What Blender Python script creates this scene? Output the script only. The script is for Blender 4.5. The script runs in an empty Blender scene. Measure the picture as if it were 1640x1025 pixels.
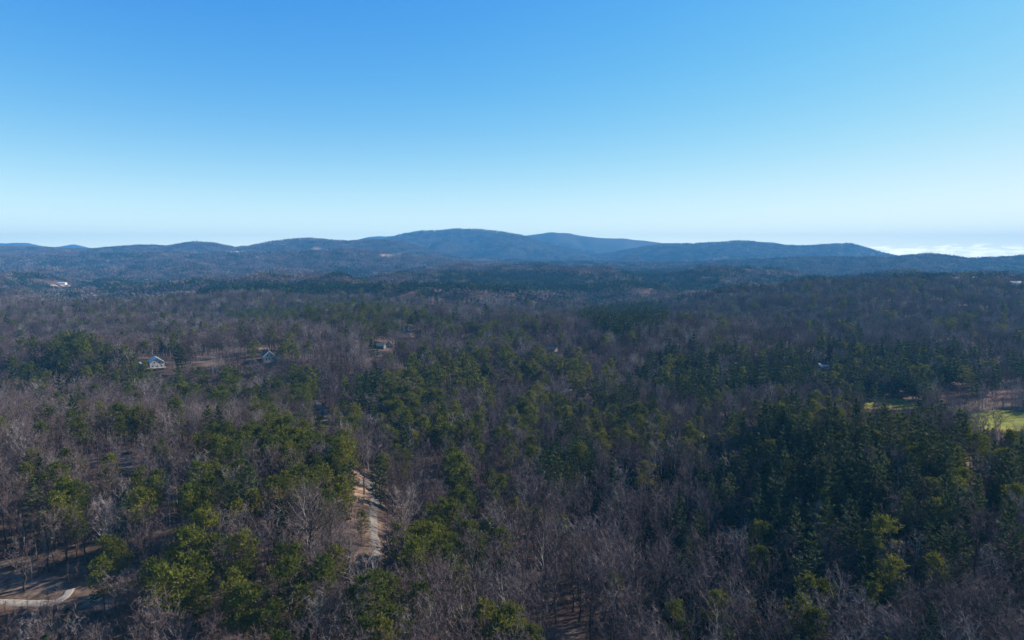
import bpy, math, random
import numpy as np
from math import radians as R
from mathutils import Vector

random.seed(7)
rng = np.random.default_rng(11)
sc = bpy.context.scene
C = sc.collection

# ------------------------------------------------------------------ camera
ZC = 150.0                       # camera height above the datum
F = 1108.0                       # focal length in pixels of a 1640 wide picture
PITCH = R(4.9)
cam = bpy.data.cameras.new("camera")
cam.sensor_width = 36.0
cam.lens = F / 1640 * 36
cam.clip_start = 1.0
cam.clip_end = 90000
co = bpy.data.objects.new("camera", cam)
C.objects.link(co)
co.location = (0, 0, ZC)
co.rotation_euler = (math.pi / 2 - PITCH, 0, 0)
sc.camera = co

# ------------------------------------------------------------------ sky, sun, exposure
SUN_AZ, SUN_EL = R(69), R(25.5)    # azimuth to the right of the view direction
w = bpy.data.worlds.new("World")
sc.world = w
w.use_nodes = True
nt = w.node_tree
nt.nodes.clear()
def node(nt, t, **kw):
    n = nt.nodes.new(t)
    for k, v in kw.items():
        setattr(n, k, v)
    return n
sky = node(nt, 'ShaderNodeTexSky', sky_type='NISHITA', sun_disc=False, sun_elevation=SUN_EL,
           sun_rotation=SUN_AZ, altitude=600, air_density=1.0, dust_density=0.3, ozone_density=2.2)
bg = node(nt, 'ShaderNodeBackground')
bg.inputs['Strength'].default_value = 0.0915
wo = node(nt, 'ShaderNodeOutputWorld')
# a low bank of fair-weather cloud far off to the right
tc = node(nt, 'ShaderNodeTexCoord')
sep = node(nt, 'ShaderNodeSeparateXYZ')
nt.links.new(tc.outputs['Generated'], sep.inputs[0])
def m_(op, a, b=None, c=None, clamp=False):
    n = node(nt, 'ShaderNodeMath', operation=op, use_clamp=clamp)
    for i, v in enumerate((a, b, c)):
        if v is None: continue
        if isinstance(v, (int, float)): n.inputs[i].default_value = v
        else: nt.links.new(v, n.inputs[i])
    return n.outputs[0]
def mr(x, a, b, c=0, d=1):
    n = node(nt, 'ShaderNodeMapRange', interpolation_type='SMOOTHSTEP')
    nt.links.new(x, n.inputs[0])
    for i, v in enumerate((a, b, c, d)): n.inputs[i + 1].default_value = v
    return n.outputs[0]
# the camera's colour response to the clear sky, channel by channel
sp = node(nt, 'ShaderNodeSeparateColor'); nt.links.new(sky.outputs[0], sp.inputs[0])
KS = 0.168
def tone(x, cap, k, p):
    e = m_('EXPONENT', m_('MULTIPLY', m_('POWER', m_('MULTIPLY', x, KS), p), -k))
    return m_('MULTIPLY', m_('SUBTRACT', 1.0, e), cap / KS)
chan = [tone(sp.outputs[0], 0.75, 1.5, 1.9), tone(sp.outputs[1], 0.86, 1.85, 1.4), tone(sp.outputs[2], 0.95, 3.0, 1.0)]
glow = m_('EXPONENT', m_('MULTIPLY', m_('MAXIMUM', sep.outputs[2], 0.0), -1 / 0.06))
chan = [m_('ADD', c_, m_('MULTIPLY', glow, q_ / KS)) for c_, q_ in zip(chan, (1.7, 1.6, 0.70))]
zen = mr(sep.outputs[2], 0.36, 0.75, 1.0, 0.30)
chan = [m_('MULTIPLY', c_, zen) for c_ in chan]
cc = node(nt, 'ShaderNodeCombineColor')
for i in range(3): nt.links.new(chan[i], cc.inputs[i])
azi = m_('ARCTAN2', sep.outputs[0], sep.outputs[1])
cv = node(nt, 'ShaderNodeCombineXYZ')
nt.links.new(m_('MULTIPLY', azi, 60), cv.inputs[0])
nt.links.new(m_('MULTIPLY', sep.outputs[2], 330), cv.inputs[1])
ns = node(nt, 'ShaderNodeTexNoise')
ns.inputs['Scale'].default_value = 1.0
ns.inputs['Detail'].default_value = 7
nt.links.new(cv.outputs[0], ns.inputs['Vector'])
band = m_('MULTIPLY', mr(azi, 0.42, 0.50), m_('MULTIPLY', mr(sep.outputs[2], -0.005, 0.006), mr(sep.outputs[2], 0.013, 0.024, 1, 0)))
dens = mr(m_('ADD', ns.outputs[0], m_('MULTIPLY', band, 0.22)), 0.56, 0.86)
mask = m_('MULTIPLY', dens, mr(band, 0.05, 0.3), clamp=True)
mx = node(nt, 'ShaderNodeMix', data_type='RGBA')
nt.links.new(mask, mx.inputs['Factor'])
nt.links.new(cc.outputs[0], mx.inputs[6])
mx.inputs[7].default_value = (18, 17, 16, 1)
nt.links.new(mx.outputs[2], bg.inputs['Color'])
nt.links.new(bg.outputs[0], wo.inputs['Surface'])

sl = bpy.data.lights.new("sun", 'SUN')
sl.energy = 5.0
sl.angle = R(0.5)
sl.color = (1.0, 0.92, 0.79)
so = bpy.data.objects.new("sun", sl)
C.objects.link(so)
sd = Vector((math.sin(SUN_AZ) * math.cos(SUN_EL), math.cos(SUN_AZ) * math.cos(SUN_EL), math.sin(SUN_EL)))
so.rotation_euler = sd.to_track_quat('Z', 'Y').to_euler()
so.location = (0, 0, 800)

sc.view_settings.view_transform = 'Standard'
sc.view_settings.look = 'None'
sc.view_settings.exposure = 0.88
sc.view_settings.gamma = 1.0
sc.render.engine = 'CYCLES'
cy = sc.cycles
cy.max_bounces = 5
cy.diffuse_bounces = 3
cy.glossy_bounces = 2
cy.transmission_bounces = 3
cy.transparent_max_bounces = 8
cy.volume_bounces = 0
cy.use_denoising = True

# ------------------------------------------------------------------ noise
LAT = np.random.default_rng(5).random((256, 256))
def vnoise(x, y):
    x = np.asarray(x, float); y = np.asarray(y, float)
    xi = np.floor(x).astype(int); yi = np.floor(y).astype(int)
    fx = x - xi; fy = y - yi
    fx = fx * fx * (3 - 2 * fx); fy = fy * fy * (3 - 2 * fy)
    g = lambda a, b: LAT[a & 255, b & 255]
    return ((g(xi, yi) * (1 - fx) + g(xi + 1, yi) * fx) * (1 - fy) + (g(xi, yi + 1) * (1 - fx) + g(xi + 1, yi + 1) * fx) * fy) * 2 - 1
def fbm(x, y, s, o=4):
    t = 0; a = 1.0; n = 0
    for i in range(o):
        t = t + a * vnoise(x / s + 17.3 * i, y / s - 9.1 * i); n += a; a *= 0.5; s *= 0.5
    return t / n

# ------------------------------------------------------------------ terrain
TY = [100, 180, 230, 300, 340, 380, 450, 540, 600, 650, 800, 1000, 1300, 1700, 2300, 3200, 4500, 8000]
TU = [-700, 0, 200, 400, 560, 700, 850, 1000, 1150, 1300, 1450, 1640, 2300]
TZ = {
 -700: [-115, -108, -104, -102, -102, -104, -108, -118, -112, -106, -98, -92, -88, -88, -90, -88, -70, -60],
 0: [-114, -108, -103, -102, -102, -104, -109, -146, -132, -104, -96, -95, -86, -90, -76, -92, -66, -50],
 200: [-114, -107, -101, -99, -99, -102, -113, -144, -104, -90, -98, -94, -88, -90, -74, -94, -64, -50],
 400: [-112, -105, -100, -97, -96, -101, -126, -146, -116, -92, -97, -96, -99, -90, -73, -102, -70, -50],
 560: [-110, -102, -100, -99, -101, -108, -116, -114, -104, -98, -100, -98, -100, -90, -73, -106, -84, -60],
 700:  [-112, -108, -110, -121, -128, -134, -134, -118, -109, -105, -102, -98, -102, -97, -84, -55, -100, -70],
 850:  [-122, -116, -124, -142, -149, -151, -142, -120, -108, -106, -104, -100, -102, -98, -82, -53, -98, -70],
 1000: [-150, -140, -156, -158, -158, -150, -133, -112, -110, -109, -106, -104, -108, -98, -82, -55, -98, -72],
 1150: [-164, -160, -148, -128, -122, -117, -118, -116, -113, -111, -104, -98, -108, -96, -80, -60, -98, -74],
 1300: [-162, -132, -114, -96, -92, -95, -117, -120, -118, -112, -102, -95, -98, -88, -74, -92, -88, -74],
 1450: [-140, -112, -101, -91, -91, -99, -120, -122, -121, -113, -101, -93, -92, -86, -72, -92, -88, -74],
 1640: [-124, -106, -99, -97, -102, -112, -121, -122, -120, -112, -98, -90, -88, -84, -86, -88, -84, -72],
 2300: [-110, -94, -90, -90, -96, -110, -116, -118, -114, -108, -96, -88, -84, -84, -86, -88, -84, -72],
}
NA, NL = 260, 300
AG = np.linspace((TU[0] - 820) / F, (TU[-1] - 820) / F, NA)
LG = np.linspace(math.log(100), math.log(8000), NL)
_t = np.array([np.interp(LG, np.log(TY), TZ[u]) for u in TU])
_g = np.array([[0.0]])
_g = np.stack([np.interp(AG, (np.array(TU) - 820) / F, _t[:, j]) for j in range(NL)], 1)
def _blur(g, k, ax):
    pad = [(0, 0), (0, 0)]; pad[ax] = (k, k)
    p = np.pad(g, pad, mode='edge'); c = np.cumsum(p, ax)
    c = np.concatenate([np.zeros_like(np.take(c, [0], ax)), c], ax)
    n = g.shape[ax]; w_ = 2 * k + 1
    return (np.take(c, range(w_, w_ + n), ax) - np.take(c, range(0, n), ax)) / w_
for _ in range(3):
    _g = _blur(_g, 2, 0); _g = _blur(_g, 2, 1)

def v2z(v, Y):
    return Y * math.tan(math.atan((512.5 - v) / F) - PITCH)
# crest lines read along the skyline: depth, half width in front, behind, points (u, v)
RIDGES = [
 (12900, 900, 900, [(-900, 392), (-300, 386), (-50, 389), (0, 388), (50, 388), (70, 392), (90, 394), (122, 389.5), (150, 395), (180, 392.5), (215, 392.5), (260, 404), (400, 404),
                      (540, 392), (590, 379), (610, 376.5), (640, 377), (700, 385), (1050, 396), (1150, 394), (1200, 388), (1215, 386), (1235, 387), (1260, 392), (1290, 396), (1400, 412), (1700, 414), (2400, 410)]),
 (10900, 1300, 900, [(-900, 400), (0, 402), (300, 404), (700, 395), (800, 378), (850, 374), (885, 370), (910, 372), (930, 376), (960, 379), (1000, 380), (1040, 386), (1090, 388), (1130, 389), (1180, 394), (1260, 400), (1500, 414), (2400, 410)]),
 (8800, 1900, 1800, [(-900, 398), (0, 403), (340, 404), (400, 402), (560, 400), (620, 383), (650, 374), (680, 369), (705, 370), (730, 366.5), (770, 368), (800, 371.5), (830, 375.5), (860, 384), (900, 396), (960, 410), (1050, 416), (2400, 418)]),
 (8000, 1300, 1500, [(-900, 398), (900, 416), (980, 404), (1020, 396), (1060, 391), (1090, 389.5), (1140, 388.5), (1180, 386), (1210, 388.5), (1250, 392), (1290, 394), (1330, 391.5), (1360, 391), (1385, 397), (1410, 404), (1430, 409), (1460, 413), (1700, 417), (2400, 412)]),
 (6300, 1300, 1300, [(-900, 396), (-200, 398), (0, 394.5), (60, 395), (110, 397), (160, 398), (190, 394), (225, 392), (270, 393), (300, 388), (318, 386.5), (345, 388.5), (380, 395), (400, 393.5), (430, 387), (470, 382), (500, 380.5), (530, 383.5),
                     (560, 385), (600, 384), (640, 386), (680, 398), (740, 410), (900, 418), (2400, 420)]),
 (4700, 700, 900, [(-900, 410), (0, 410), (60, 406), (160, 404), (240, 403), (330, 405), (420, 403), (500, 399), (560, 398), (600, 404), (680, 411), (760, 417), (1000, 420), (1200, 416), (1330, 411), (1420, 410.5),
                   (1445, 408), (1480, 405.5), (1510, 407.5), (1545, 412), (1590, 412), (1640, 410), (1800, 404), (2400, 405)]),
]
def relheight(x, y):
    x = np.asarray(x, float); y = np.asarray(y, float)
    Y = np.maximum(y, 60.0)
    a = np.clip(x / Y, AG[0], AG[-1] - 1e-6)
    l = np.clip(np.log(Y), LG[0], LG[-1] - 1e-6)
    i = (a - AG[0]) / (AG[1] - AG[0]); j = (l - LG[0]) / (LG[1] - LG[0])
    i0 = i.astype(int); j0 = j.astype(int); fi = i - i0; fj = j - j0
    i1 = np.minimum(i0 + 1, NA - 1); j1 = np.minimum(j0 + 1, NL - 1)
    z = (_g[i0, j0] * (1 - fi) + _g[i1, j0] * fi) * (1 - fj) + (_g[i0, j1] * (1 - fi) + _g[i1, j1] * fi) * fj
    z = z + 5.5 * fbm(x, y, 110, 3) * np.clip((Y - 150) / 100, 0, 1)
    z = z + np.clip((Y - 430) / 600, 0, 1) * 52 * fbm(x + 999, y, 400, 4)
    z = z + np.clip((Y - 1000) / 900, 0, 1) * 44 * (0.5 - np.abs(fbm(x + 300, y - 500, 620, 3)) * 2.2)
    z = z + np.clip((Y - 1600) / 2400, 0, 1) * 46 * fbm(x - 1999, y + 800, 1100, 4)
    u = 820 + F * x / Y
    crestn = fbm(x, y * 0.3, 420, 3)
    rough = 0.9 - 2.0 * np.abs(fbm(x + 6300, y + 2100, 800, 4)); rough2 = fbm(x + 4000, y, 1500, 3)
    for d, wf, wb, pts in RIDGES:
        pu = [p[0] for p in pts]; pv = [p[1] for p in pts]
        v = np.interp(u, pu, pv)
        Yc = d * (1 + 0.035 * np.sin(u / 130.0 + d))
        zc = Yc * np.tan(np.arctan((512.5 - v) / F) - PITCH) - 14 + 13 * crestn
        t = (y - Yc); t = np.where(t < 0, -t / wf, t / wb)
        t = t * np.maximum(1 + 0.8 * rough + 0.45 * rough2, 0.55)
        t = np.maximum(t, 0)
        prof = np.exp(-t ** 1.45)
        foot = -120.0
        zr = foot + (zc - foot) * prof
        k = 10.0
        z = np.maximum(z, zr) + k * 0.25 * np.maximum(0, 1 - np.abs(z - zr) / k) ** 2
    return z
def H(x, y):
    return relheight(x, y) + ZC

def project(x, y, z):
    x = np.asarray(x, float)
    zr = np.asarray(z, float) - ZC
    dep = y * math.cos(PITCH) - zr * math.sin(PITCH)
    up = y * math.sin(PITCH) + zr * math.cos(PITCH)
    dep = np.maximum(dep, 1)
    return 820 + F * x / dep, 512.5 - F * up / dep
def hit(u, v, lift=0.0, ymax=20000):
    """First point of the terrain (raised by lift) along the line of sight through (u, v)."""
    Y = np.exp(np.linspace(math.log(90), math.log(ymax), 3000))
    cx = (u - 820) / F; cy_ = (512.5 - v) / F
    dirx, diry, dirz = cx, math.cos(PITCH) + cy_ * math.sin(PITCH), -math.sin(PITCH) + cy_ * math.cos(PITCH)
    x = Y * dirx / diry; z = Y * dirz / diry
    below = z < relheight(x, Y) + lift
    k = int(np.argmax(below)) if below.any() else len(Y) - 1
    return float(x[k]), float(Y[k])

# ------------------------------------------------------------------ picture zones that describe the land (map of clearings)
def ell(u, v, e):
    return ((u - e[0]) / e[2]) ** 2 + ((v - e[1]) / e[3]) ** 2
# tan or bare ground, as seen from the drone: u, v, ru, rv
DIRT = [(192, 734, 52, 16), (165, 965, 34, 17), (20, 908, 45, 14), (45, 938, 62, 20), (330, 577, 22, 8), (385, 560, 20, 4), (412, 556, 16, 4), (575, 783, 17, 26), (905, 1014, 36, 12),
        (930, 630, 18, 3.5), (1187, 655, 8, 3), (1210, 659, 8, 3), (655, 536, 13, 7), (568, 895, 5, 22), (505, 690, 16, 4)]
FAR_DIRT = [(310, 406, 22, 1.8), (200, 414, 12, 1.5), (378, 404, 14, 2), (416, 413, 14, 2.2), (512, 398, 10, 2.5), (625, 408, 22, 2.6), (583, 401, 10, 1.2), (665, 410, 12, 1.4), (780, 417, 30, 1.2), (1136, 415, 14, 2.0), (1098, 417, 7, 1.4),
            (955, 436, 11, 1.6), (100, 457.5, 22, .9), (165, 461, 14, .9), (1545, 449.5, 28, 1.4), (1628, 459, 14, 2.0), (238, 463.5, 6, 1), (703, 466, 10, 1.2), (1120, 470, 6, 1)]
FIELD = [(1422, 648, 46, 9), (1525, 659, 34, 6), (1600, 674, 60, 17), (1690, 700, 80, 34), (1165, 700, 55, 12), (1760, 690, 90, 30)]
def in_field(x, y):
    # the mown valley field beyond the right hand hill
    u, v = project(x, y, relheight(x, y) + ZC)
    w_ = 0.35 * fbm(x, y, 24, 3)
    return (np.min([ell(u, v, e) for e in FIELD], axis=0) + w_ < 1) & (y > 380) & (y < 800)

# roads: centre lines as picture points on the ground
def path3(pts, n=60):
    P = [hit(u, v) for u, v in pts]
    P = np.array(P)
    t = np.concatenate([[0], np.cumsum(np.hypot(*np.diff(P, axis=0).T))])
    s = np.linspace(0, t[-1], n)
    x = np.interp(s, t, P[:, 0]); y = np.interp(s, t, P[:, 1])
    for _ in range(6):
        x[1:-1] = (x[:-2] + 2 * x[1:-1] + x[2:]) / 4; y[1:-1] = (y[:-2] + 2 * y[1:-1] + y[2:]) / 4
    return np.stack([x, y], 1)
ROADS = [
 ("gravel_road", path3([(560, 1010), (580, 960), (596, 918), (606, 882), (598, 852), (597, 822), (601, 796), (588, 774)], 90), 3.6),
 ("driveway", path3([(-60, 968), (0, 965), (50, 967), (90, 966), (106, 955), (112, 945)], 60), 3.4),
 ("forest_road", path3([(520, 688), (520, 675), (522, 662), (512, 650), (504, 641)], 50), 5.0),
 ("farm_track", path3([(560, 771), (575, 771), (600, 774), (620, 776)], 30), 4.0),
]
def road_dist(x, y):
    d = np.full(np.shape(x), 1e9)
    for _, P, wd in ROADS:
        for px, py in P[::2]:
            d = np.minimum(d, np.hypot(x - px, y - py) - wd / 2)
    return d

# ------------------------------------------------------------------ materials
def mat(name, rough=0.9):
    m = bpy.data.materials.new(name)
    m.use_nodes = True
    t = m.node_tree
    b = t.nodes['Principled BSDF']
    b.inputs['Roughness'].default_value = rough
    b.inputs['Specular IOR Level'].default_value = 0.15
    return m, t, b
def ramp(t, fac, stops):
    r = t.nodes.new('ShaderNodeValToRGB')
    els = r.color_ramp.elements
    while len(els) < len(stops): els.new(0.5)
    for e, (p, c) in zip(els, stops):
        e.position = p; e.color = (*c, 1)
    t.links.new(fac, r.inputs[0])
    return r.outputs[0]
def noise_out(t, scale, detail=4, coord='Object'):
    c = t.nodes.new('ShaderNodeTexCoord'); n = t.nodes.new('ShaderNodeTexNoise')
    n.inputs['Scale'].default_value = scale; n.inputs['Detail'].default_value = detail
    t.links.new(c.outputs[coord], n.inputs['Vector'])
    return n.outputs[0]
def mixc(t, f, a, b, mode='MIX'):
    n = t.nodes.new('ShaderNodeMix'); n.data_type = 'RGBA'; n.blend_type = mode
    for s, v in ((n.inputs[0], f), (n.inputs[6], a), (n.inputs[7], b)):
        if hasattr(v, 'links'): t.links.new(v, s)
        elif isinstance(v, (int, float)): s.default_value = v
        else: s.default_value = (*v, 1)
    return n.outputs[2]
def plant_mat(name, stops, transl=0.0, tcol=None, nscale=0.35):
    """Colour varies from tree to tree (object random) and softly within a crown."""
    m, t, b = mat(name, 0.85)
    oi = t.nodes.new('ShaderNodeObjectInfo')
    col = ramp(t, oi.outputs['Random'], stops)
    nz = noise_out(t, nscale, 3)
    hv = t.nodes.new('ShaderNodeHueSaturation')
    mp = t.nodes.new('ShaderNodeMapRange'); mp.inputs[1].default_value = 0.3; mp.inputs[2].default_value = 0.7
    mp.inputs[3].default_value = 0.72; mp.inputs[4].default_value = 1.28
    t.links.new(nz, mp.inputs[0]); t.links.new(mp.outputs[0], hv.inputs['Value']); t.links.new(col, hv.inputs['Color'])
    t.links.new(hv.outputs[0], b.inputs['Base Color'])
    if transl:
        tr = t.nodes.new('ShaderNodeBsdfTranslucent'); ms = t.nodes.new('ShaderNodeMixShader')
        ms.inputs[0].default_value = transl
        c2 = mixc(t, 0.6, hv.outputs[0], tcol or (0.1, 0.13, 0.02))
        t.links.new(c2, tr.inputs['Color'])
        t.links.new(b.outputs[0], ms.inputs[1]); t.links.new(tr.outputs[0], ms.inputs[2])
        t.links.new(ms.outputs[0], t.nodes['Material Output'].inputs['Surface'])
    return m
M = {}
M['bark'] = plant_mat('grey_bark', [(0.0, (0.030, 0.024, 0.023)), (0.5, (0.060, 0.051, 0.048)), (0.8, (0.12, 0.11, 0.105)), (1.0, (0.34, 0.32, 0.30))])
M['twig'] = plant_mat('twigs', [(0.0, (0.15, 0.085, 0.058)), (0.07, (0.066, 0.044, 0.045)), (0.3, (0.124, 0.085, 0.086)), (0.8, (0.172, 0.130, 0.136)), (1.0, (0.26, 0.22, 0.22))])
M['pale'] = plant_mat('pale_bark', [(0.0, (0.34, 0.33, 0.30)), (1.0, (0.42, 0.40, 0.37))])
M['pbark'] = plant_mat('pine_bark', [(0.0, (0.07, 0.048, 0.038)), (1.0, (0.15, 0.10, 0.078))])
M['needle'] = plant_mat('pine_needles', [(0.0, (0.040, 0.056, 0.012)), (0.4, (0.078, 0.094, 0.014)), (0.75, (0.115, 0.124, 0.017)), (1.0, (0.155, 0.142, 0.024))], 0.36, (0.15, 0.15, 0.010))
M['wneedle'] = plant_mat('white_pine_needles', [(0.0, (0.018, 0.034, 0.018)), (0.5, (0.036, 0.058, 0.026)), (1.0, (0.080, 0.095, 0.028))], 0.28, (0.075, 0.10, 0.02))
def simple(name, c, rough=0.8, var=0.12, scale=1.0, metal=0.0):
    m, t, b = mat(name, rough)
    nz = noise_out(t, scale, 5)
    lo = tuple(x * (1 - var) for x in c); hi = tuple(min(1, x * (1 + var)) for x in c)
    t.links.new(ramp(t, nz, [(0.3, lo), (0.7, hi)]), b.inputs['Base Color'])
    b.inputs['Metallic'].default_value = metal
    return m
M['gravel'] = simple('gravel', (0.19, 0.165, 0.15), 0.95, 0.4, 0.6)
M['gravel_pale'] = simple('pale_gravel', (0.42, 0.37, 0.32), 0.95, 0.3, 0.5)
M['siding'] = simple('grey_siding', (0.40, 0.37, 0.35), 0.8, 0.1, 2)
M['siding_dark'] = simple('dark_siding', (0.09, 0.085, 0.09), 0.8, 0.15, 2)
M['siding_tan'] = simple('tan_siding', (0.36, 0.27, 0.22), 0.8, 0.12, 2)
M['white'] = simple('white_paint', (0.78, 0.78, 0.76), 0.6, 0.05, 2)
M['roof_metal'] = simple('pale_metal_roof', (0.62, 0.70, 0.75), 0.35, 0.06, 1, 0.3)
M['roof_dark'] = simple('dark_shingles', (0.13, 0.12, 0.12), 0.95, 0.25, 3)
M['roof_green'] = simple('green_grey_shingles', (0.16, 0.20, 0.18), 0.8, 0.2, 2)
M['glass'] = simple('window_glass', (0.03, 0.04, 0.05), 0.1, 0.1, 1)
M['stone'] = simple('stone', (0.3, 0.28, 0.26), 0.9, 0.3, 2)
M['red'] = simple('red_paint', (0.32, 0.05, 0.035), 0.6, 0.2, 2)
M['tyre'] = simple('rubber', (0.02, 0.02, 0.02), 0.9, 0.1, 2)
M['brush'] = simple('brushwood', (0.07, 0.06, 0.06), 0.95, 0.4, 1)
M['dneedle'] = plant_mat('planted_pine_needles', [(0.0, (0.010, 0.026, 0.017)), (1.0, (0.024, 0.046, 0.028))])
M['shade_leaf'] = plant_mat('shade_fill_leaves', [(0.0, (0.006, 0.011, 0.008)), (1.0, (0.016, 0.024, 0.014))])  # near-black leaf colour standing in for the ravine's shade
M['paint_pale'] = simple('pale_car_paint', (0.62, 0.70, 0.62), 0.3, 0.04, 1)

# ------------------------------------------------------------------ mesh helpers
def mesh_np(name, V, Fq, mats, mi=None, smooth=False):
    me = bpy.data.meshes.new(name)
    V = np.asarray(V, np.float32)
    if isinstance(Fq, np.ndarray):
        nf, k = Fq.shape
        me.vertices.add(len(V)); me.vertices.foreach_set('co', V.ravel())
        me.loops.add(nf * k); me.loops.foreach_set('vertex_index', Fq.ravel().astype(np.int32))
        me.polygons.add(nf); me.polygons.foreach_set('loop_start', np.arange(0, nf * k, k, dtype=np.int32))
        me.update(calc_edges=True)
    else:
        me.from_pydata([tuple(map(float, v)) for v in V], [], [tuple(f) for f in Fq])
    for m in mats: me.materials.append(m)
    if mi is not None: me.polygons.foreach_set('material_index', np.asarray(mi, np.int32))
    if smooth: me.polygons.foreach_set('use_smooth', np.ones(len(me.polygons), bool))
    me.update()
    return me
def link(name, me, parent=None, loc=None):
    o = bpy.data.objects.new(name, me)
    C.objects.link(o)
    if parent is not None: o.parent = parent
    if loc is not None: o.location = loc
    return o
def tag(o, label=None, cat=None, group=None, kind=None):
    if label: o['label'] = label
    if cat: o['category'] = cat
    if group: o['group'] = group
    if kind: o['kind'] = kind
    return o

# ------------------------------------------------------------------ ground sheet
def build_ground():
    Ys = np.exp(np.linspace(math.log(20), math.log(14100), 640))
    As = np.linspace(-1.6, 1.6, 560)
    YY, AA = np.meshgrid(Ys, As, indexing='ij')
    XX = AA * (YY + 150)
    ZZ = H(XX, YY)
    V = np.stack([XX, YY, ZZ], -1).reshape(-1, 3)
    n, m = len(Ys), len(As)
    i = np.arange(n - 1)[:, None] * m + np.arange(m - 1)[None]
    Fq = np.stack([i, i + 1, i + 1 + m, i + m], -1).reshape(-1, 4)
    me = mesh_np('ground', V, Fq, [], smooth=True)
    x, y, z = V.T
    u, v = project(x, y, z)
    base = np.array([0.125, 0.085, 0.068])
    col = np.tile(base, (len(V), 1))
    k = 0.5 + 0.5 * fbm(x, y, 45, 4)
    col = col * (0.65 + 0.7 * k[:, None])
    pink = np.clip(1.4 - ell(u, v, (1580, 628, 110, 30)), 0, 1)[:, None] * ((y > 560) & (y < 900))[:, None]
    col = col * (1 - pink) + np.array([0.20, 0.11, 0.095]) * pink
    wob = 0.25 * vnoise(x / 6, y / 6)
    fw = np.clip((y - 2500) / 2500, 0, 1)[:, None]; col = col * (1 - fw) + np.array([0.055, 0.045, 0.042]) * (0.7 + 0.6 * k[:, None]) * fw
    for e in DIRT:
        lim = 2200
        t = np.clip((1.25 - ell(u, v, e) + wob) * 2, 0, 1) * (y < lim)
        c = np.array([0.29, 0.20, 0.145]) * (0.8 + 0.4 * k[:, None])
        if e[0] in (20, 45, 192): c = np.array([0.25, 0.185, 0.15]) * (0.8 + 0.4 * k[:, None])
        col = col * (1 - t[:, None]) + c * t[:, None]
    for e in FAR_DIRT:
        t = np.clip((1.3 - ell(u, v, e)) * 2, 0, 1) * (y > 1200)
        col = col * (1 - t[:, None]) + np.array([0.50, 0.34, 0.25]) * t[:, None]
    f = in_field(x, y)
    g = np.array([0.20, 0.215, 0.014]) * (0.7 + 0.6 * k[:, None]) + np.array([0.07, 0.03, 0.01]) * np.clip(fbm(x, y, 22, 3) * 2.2, 0, 1)[:, None]
    col = np.where(f[:, None], g, col)
    rd = road_dist(x, y)
    t = np.clip(1 - rd / 5, 0, 1)[:, None] * (y < 700)[:, None] * 0.8
    col = col * (1 - t) + np.array([0.19, 0.13, 0.095]) * t
    a = me.color_attributes.new('Col', 'FLOAT_COLOR', 'POINT')
    a.data.foreach_set('color', np.concatenate([col, np.ones((len(V), 1))], 1).astype(np.float32).ravel())
    m_, t_, b_ = mat('ground_litter', 0.95)
    at = t_.nodes.new('ShaderNodeAttribute'); at.attribute_name = 'Col'
    n1 = noise_out(t_, 0.55, 6); n2 = noise_out(t_, 0.09, 5)
    c1 = mixc(t_, 1.0, at.outputs['Color'], ramp(t_, n1, [(0.3, (0.45, 0.45, 0.5)), (0.7, (1.5, 1.45, 1.4))]), 'MULTIPLY')
    c2 = mixc(t_, 0.7, c1, ramp(t_, n2, [(0.35, (0.6, 0.62, 0.62)), (0.65, (1.3, 1.25, 1.2))]), 'MULTIPLY')
    t_.links.new(c2, b_.inputs['Base Color'])
    me.materials.append(m_)
    o = link('ground', me)
    tag(o, kind='structure')
build_ground()

def build_road(name, P, wd, m):
    nA = 7
    T = np.gradient(P, axis=0); T /= np.hypot(T[:, 0], T[:, 1])[:, None] + 1e-9
    N = np.stack([-T[:, 1], T[:, 0]], 1)
    s = np.linspace(-0.5, 0.5, nA)
    edge = 1 + 0.16 * vnoise(np.arange(len(P)) / 3.0, np.full(len(P), wd))
    X = P[:, None, 0] + N[:, None, 0] * s[None] * (wd * edge)[:, None]
    Y = P[:, None, 1] + N[:, None, 1] * s[None] * (wd * edge)[:, None]
    Z = H(X, Y) + 0.16 - 0.25 * (np.abs(s) > 0.45)[None]
    V = np.stack([X, Y, Z], -1).reshape(-1, 3)
    i = np.arange(len(P) - 1)[:, None] * nA + np.arange(nA - 1)[None]
    Fq = np.stack([i, i + nA, i + nA + 1, i + 1], -1).reshape(-1, 4)
    if 0: pass
    me = mesh_np(name, V, Fq, [m], smooth=True)
    tag(link(name, me), kind='structure')
for nm, P, wd in ROADS:
    build_road(nm, P, wd, M['gravel_pale'] if nm == 'driveway' else M['gravel'])

# ------------------------------------------------------------------ tree shapes
class Acc:
    def __init__(s): s.V = []; s.T = []; s.n = 0
    def tube(s, p0, p1, r0, r1, k=4):
        p0 = np.array(p0, float); p1 = np.array(p1, float)
        d = p1 - p0; L = np.linalg.norm(d) + 1e-9; d /= L
        a = np.cross(d, (0, 0, 1) if abs(d[2]) < 0.9 else (1, 0, 0)); a /= np.linalg.norm(a); b = np.cross(d, a)
        th = np.arange(k) * 2 * math.pi / k
        ring = np.cos(th)[:, None] * a + np.sin(th)[:, None] * b
        s.V.append(p0 + ring * r0); s.V.append(p1 + ring * r1)
        for i in range(k):
            j = (i + 1) % k
            s.T.append((s.n + i, s.n + j, s.n + k + j)); s.T.append((s.n + i, s.n + k + j, s.n + k + i))
        s.n += 2 * k
    def tris(s, A, B, Cc):
        n = len(A)
        s.V.append(np.stack([A, B, Cc], 1).reshape(-1, 3))
        s.T.append(np.arange(s.n, s.n + 3 * n).reshape(-1, 3)); s.n += 3 * n
    def out(s):
        V = np.concatenate(s.V); T = [np.atleast_2d(np.array(t)) for t in s.T]
        return V, np.concatenate(T)
def unit(v): return v / (np.linalg.norm(v, axis=-1, keepdims=True) + 1e-9)
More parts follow.
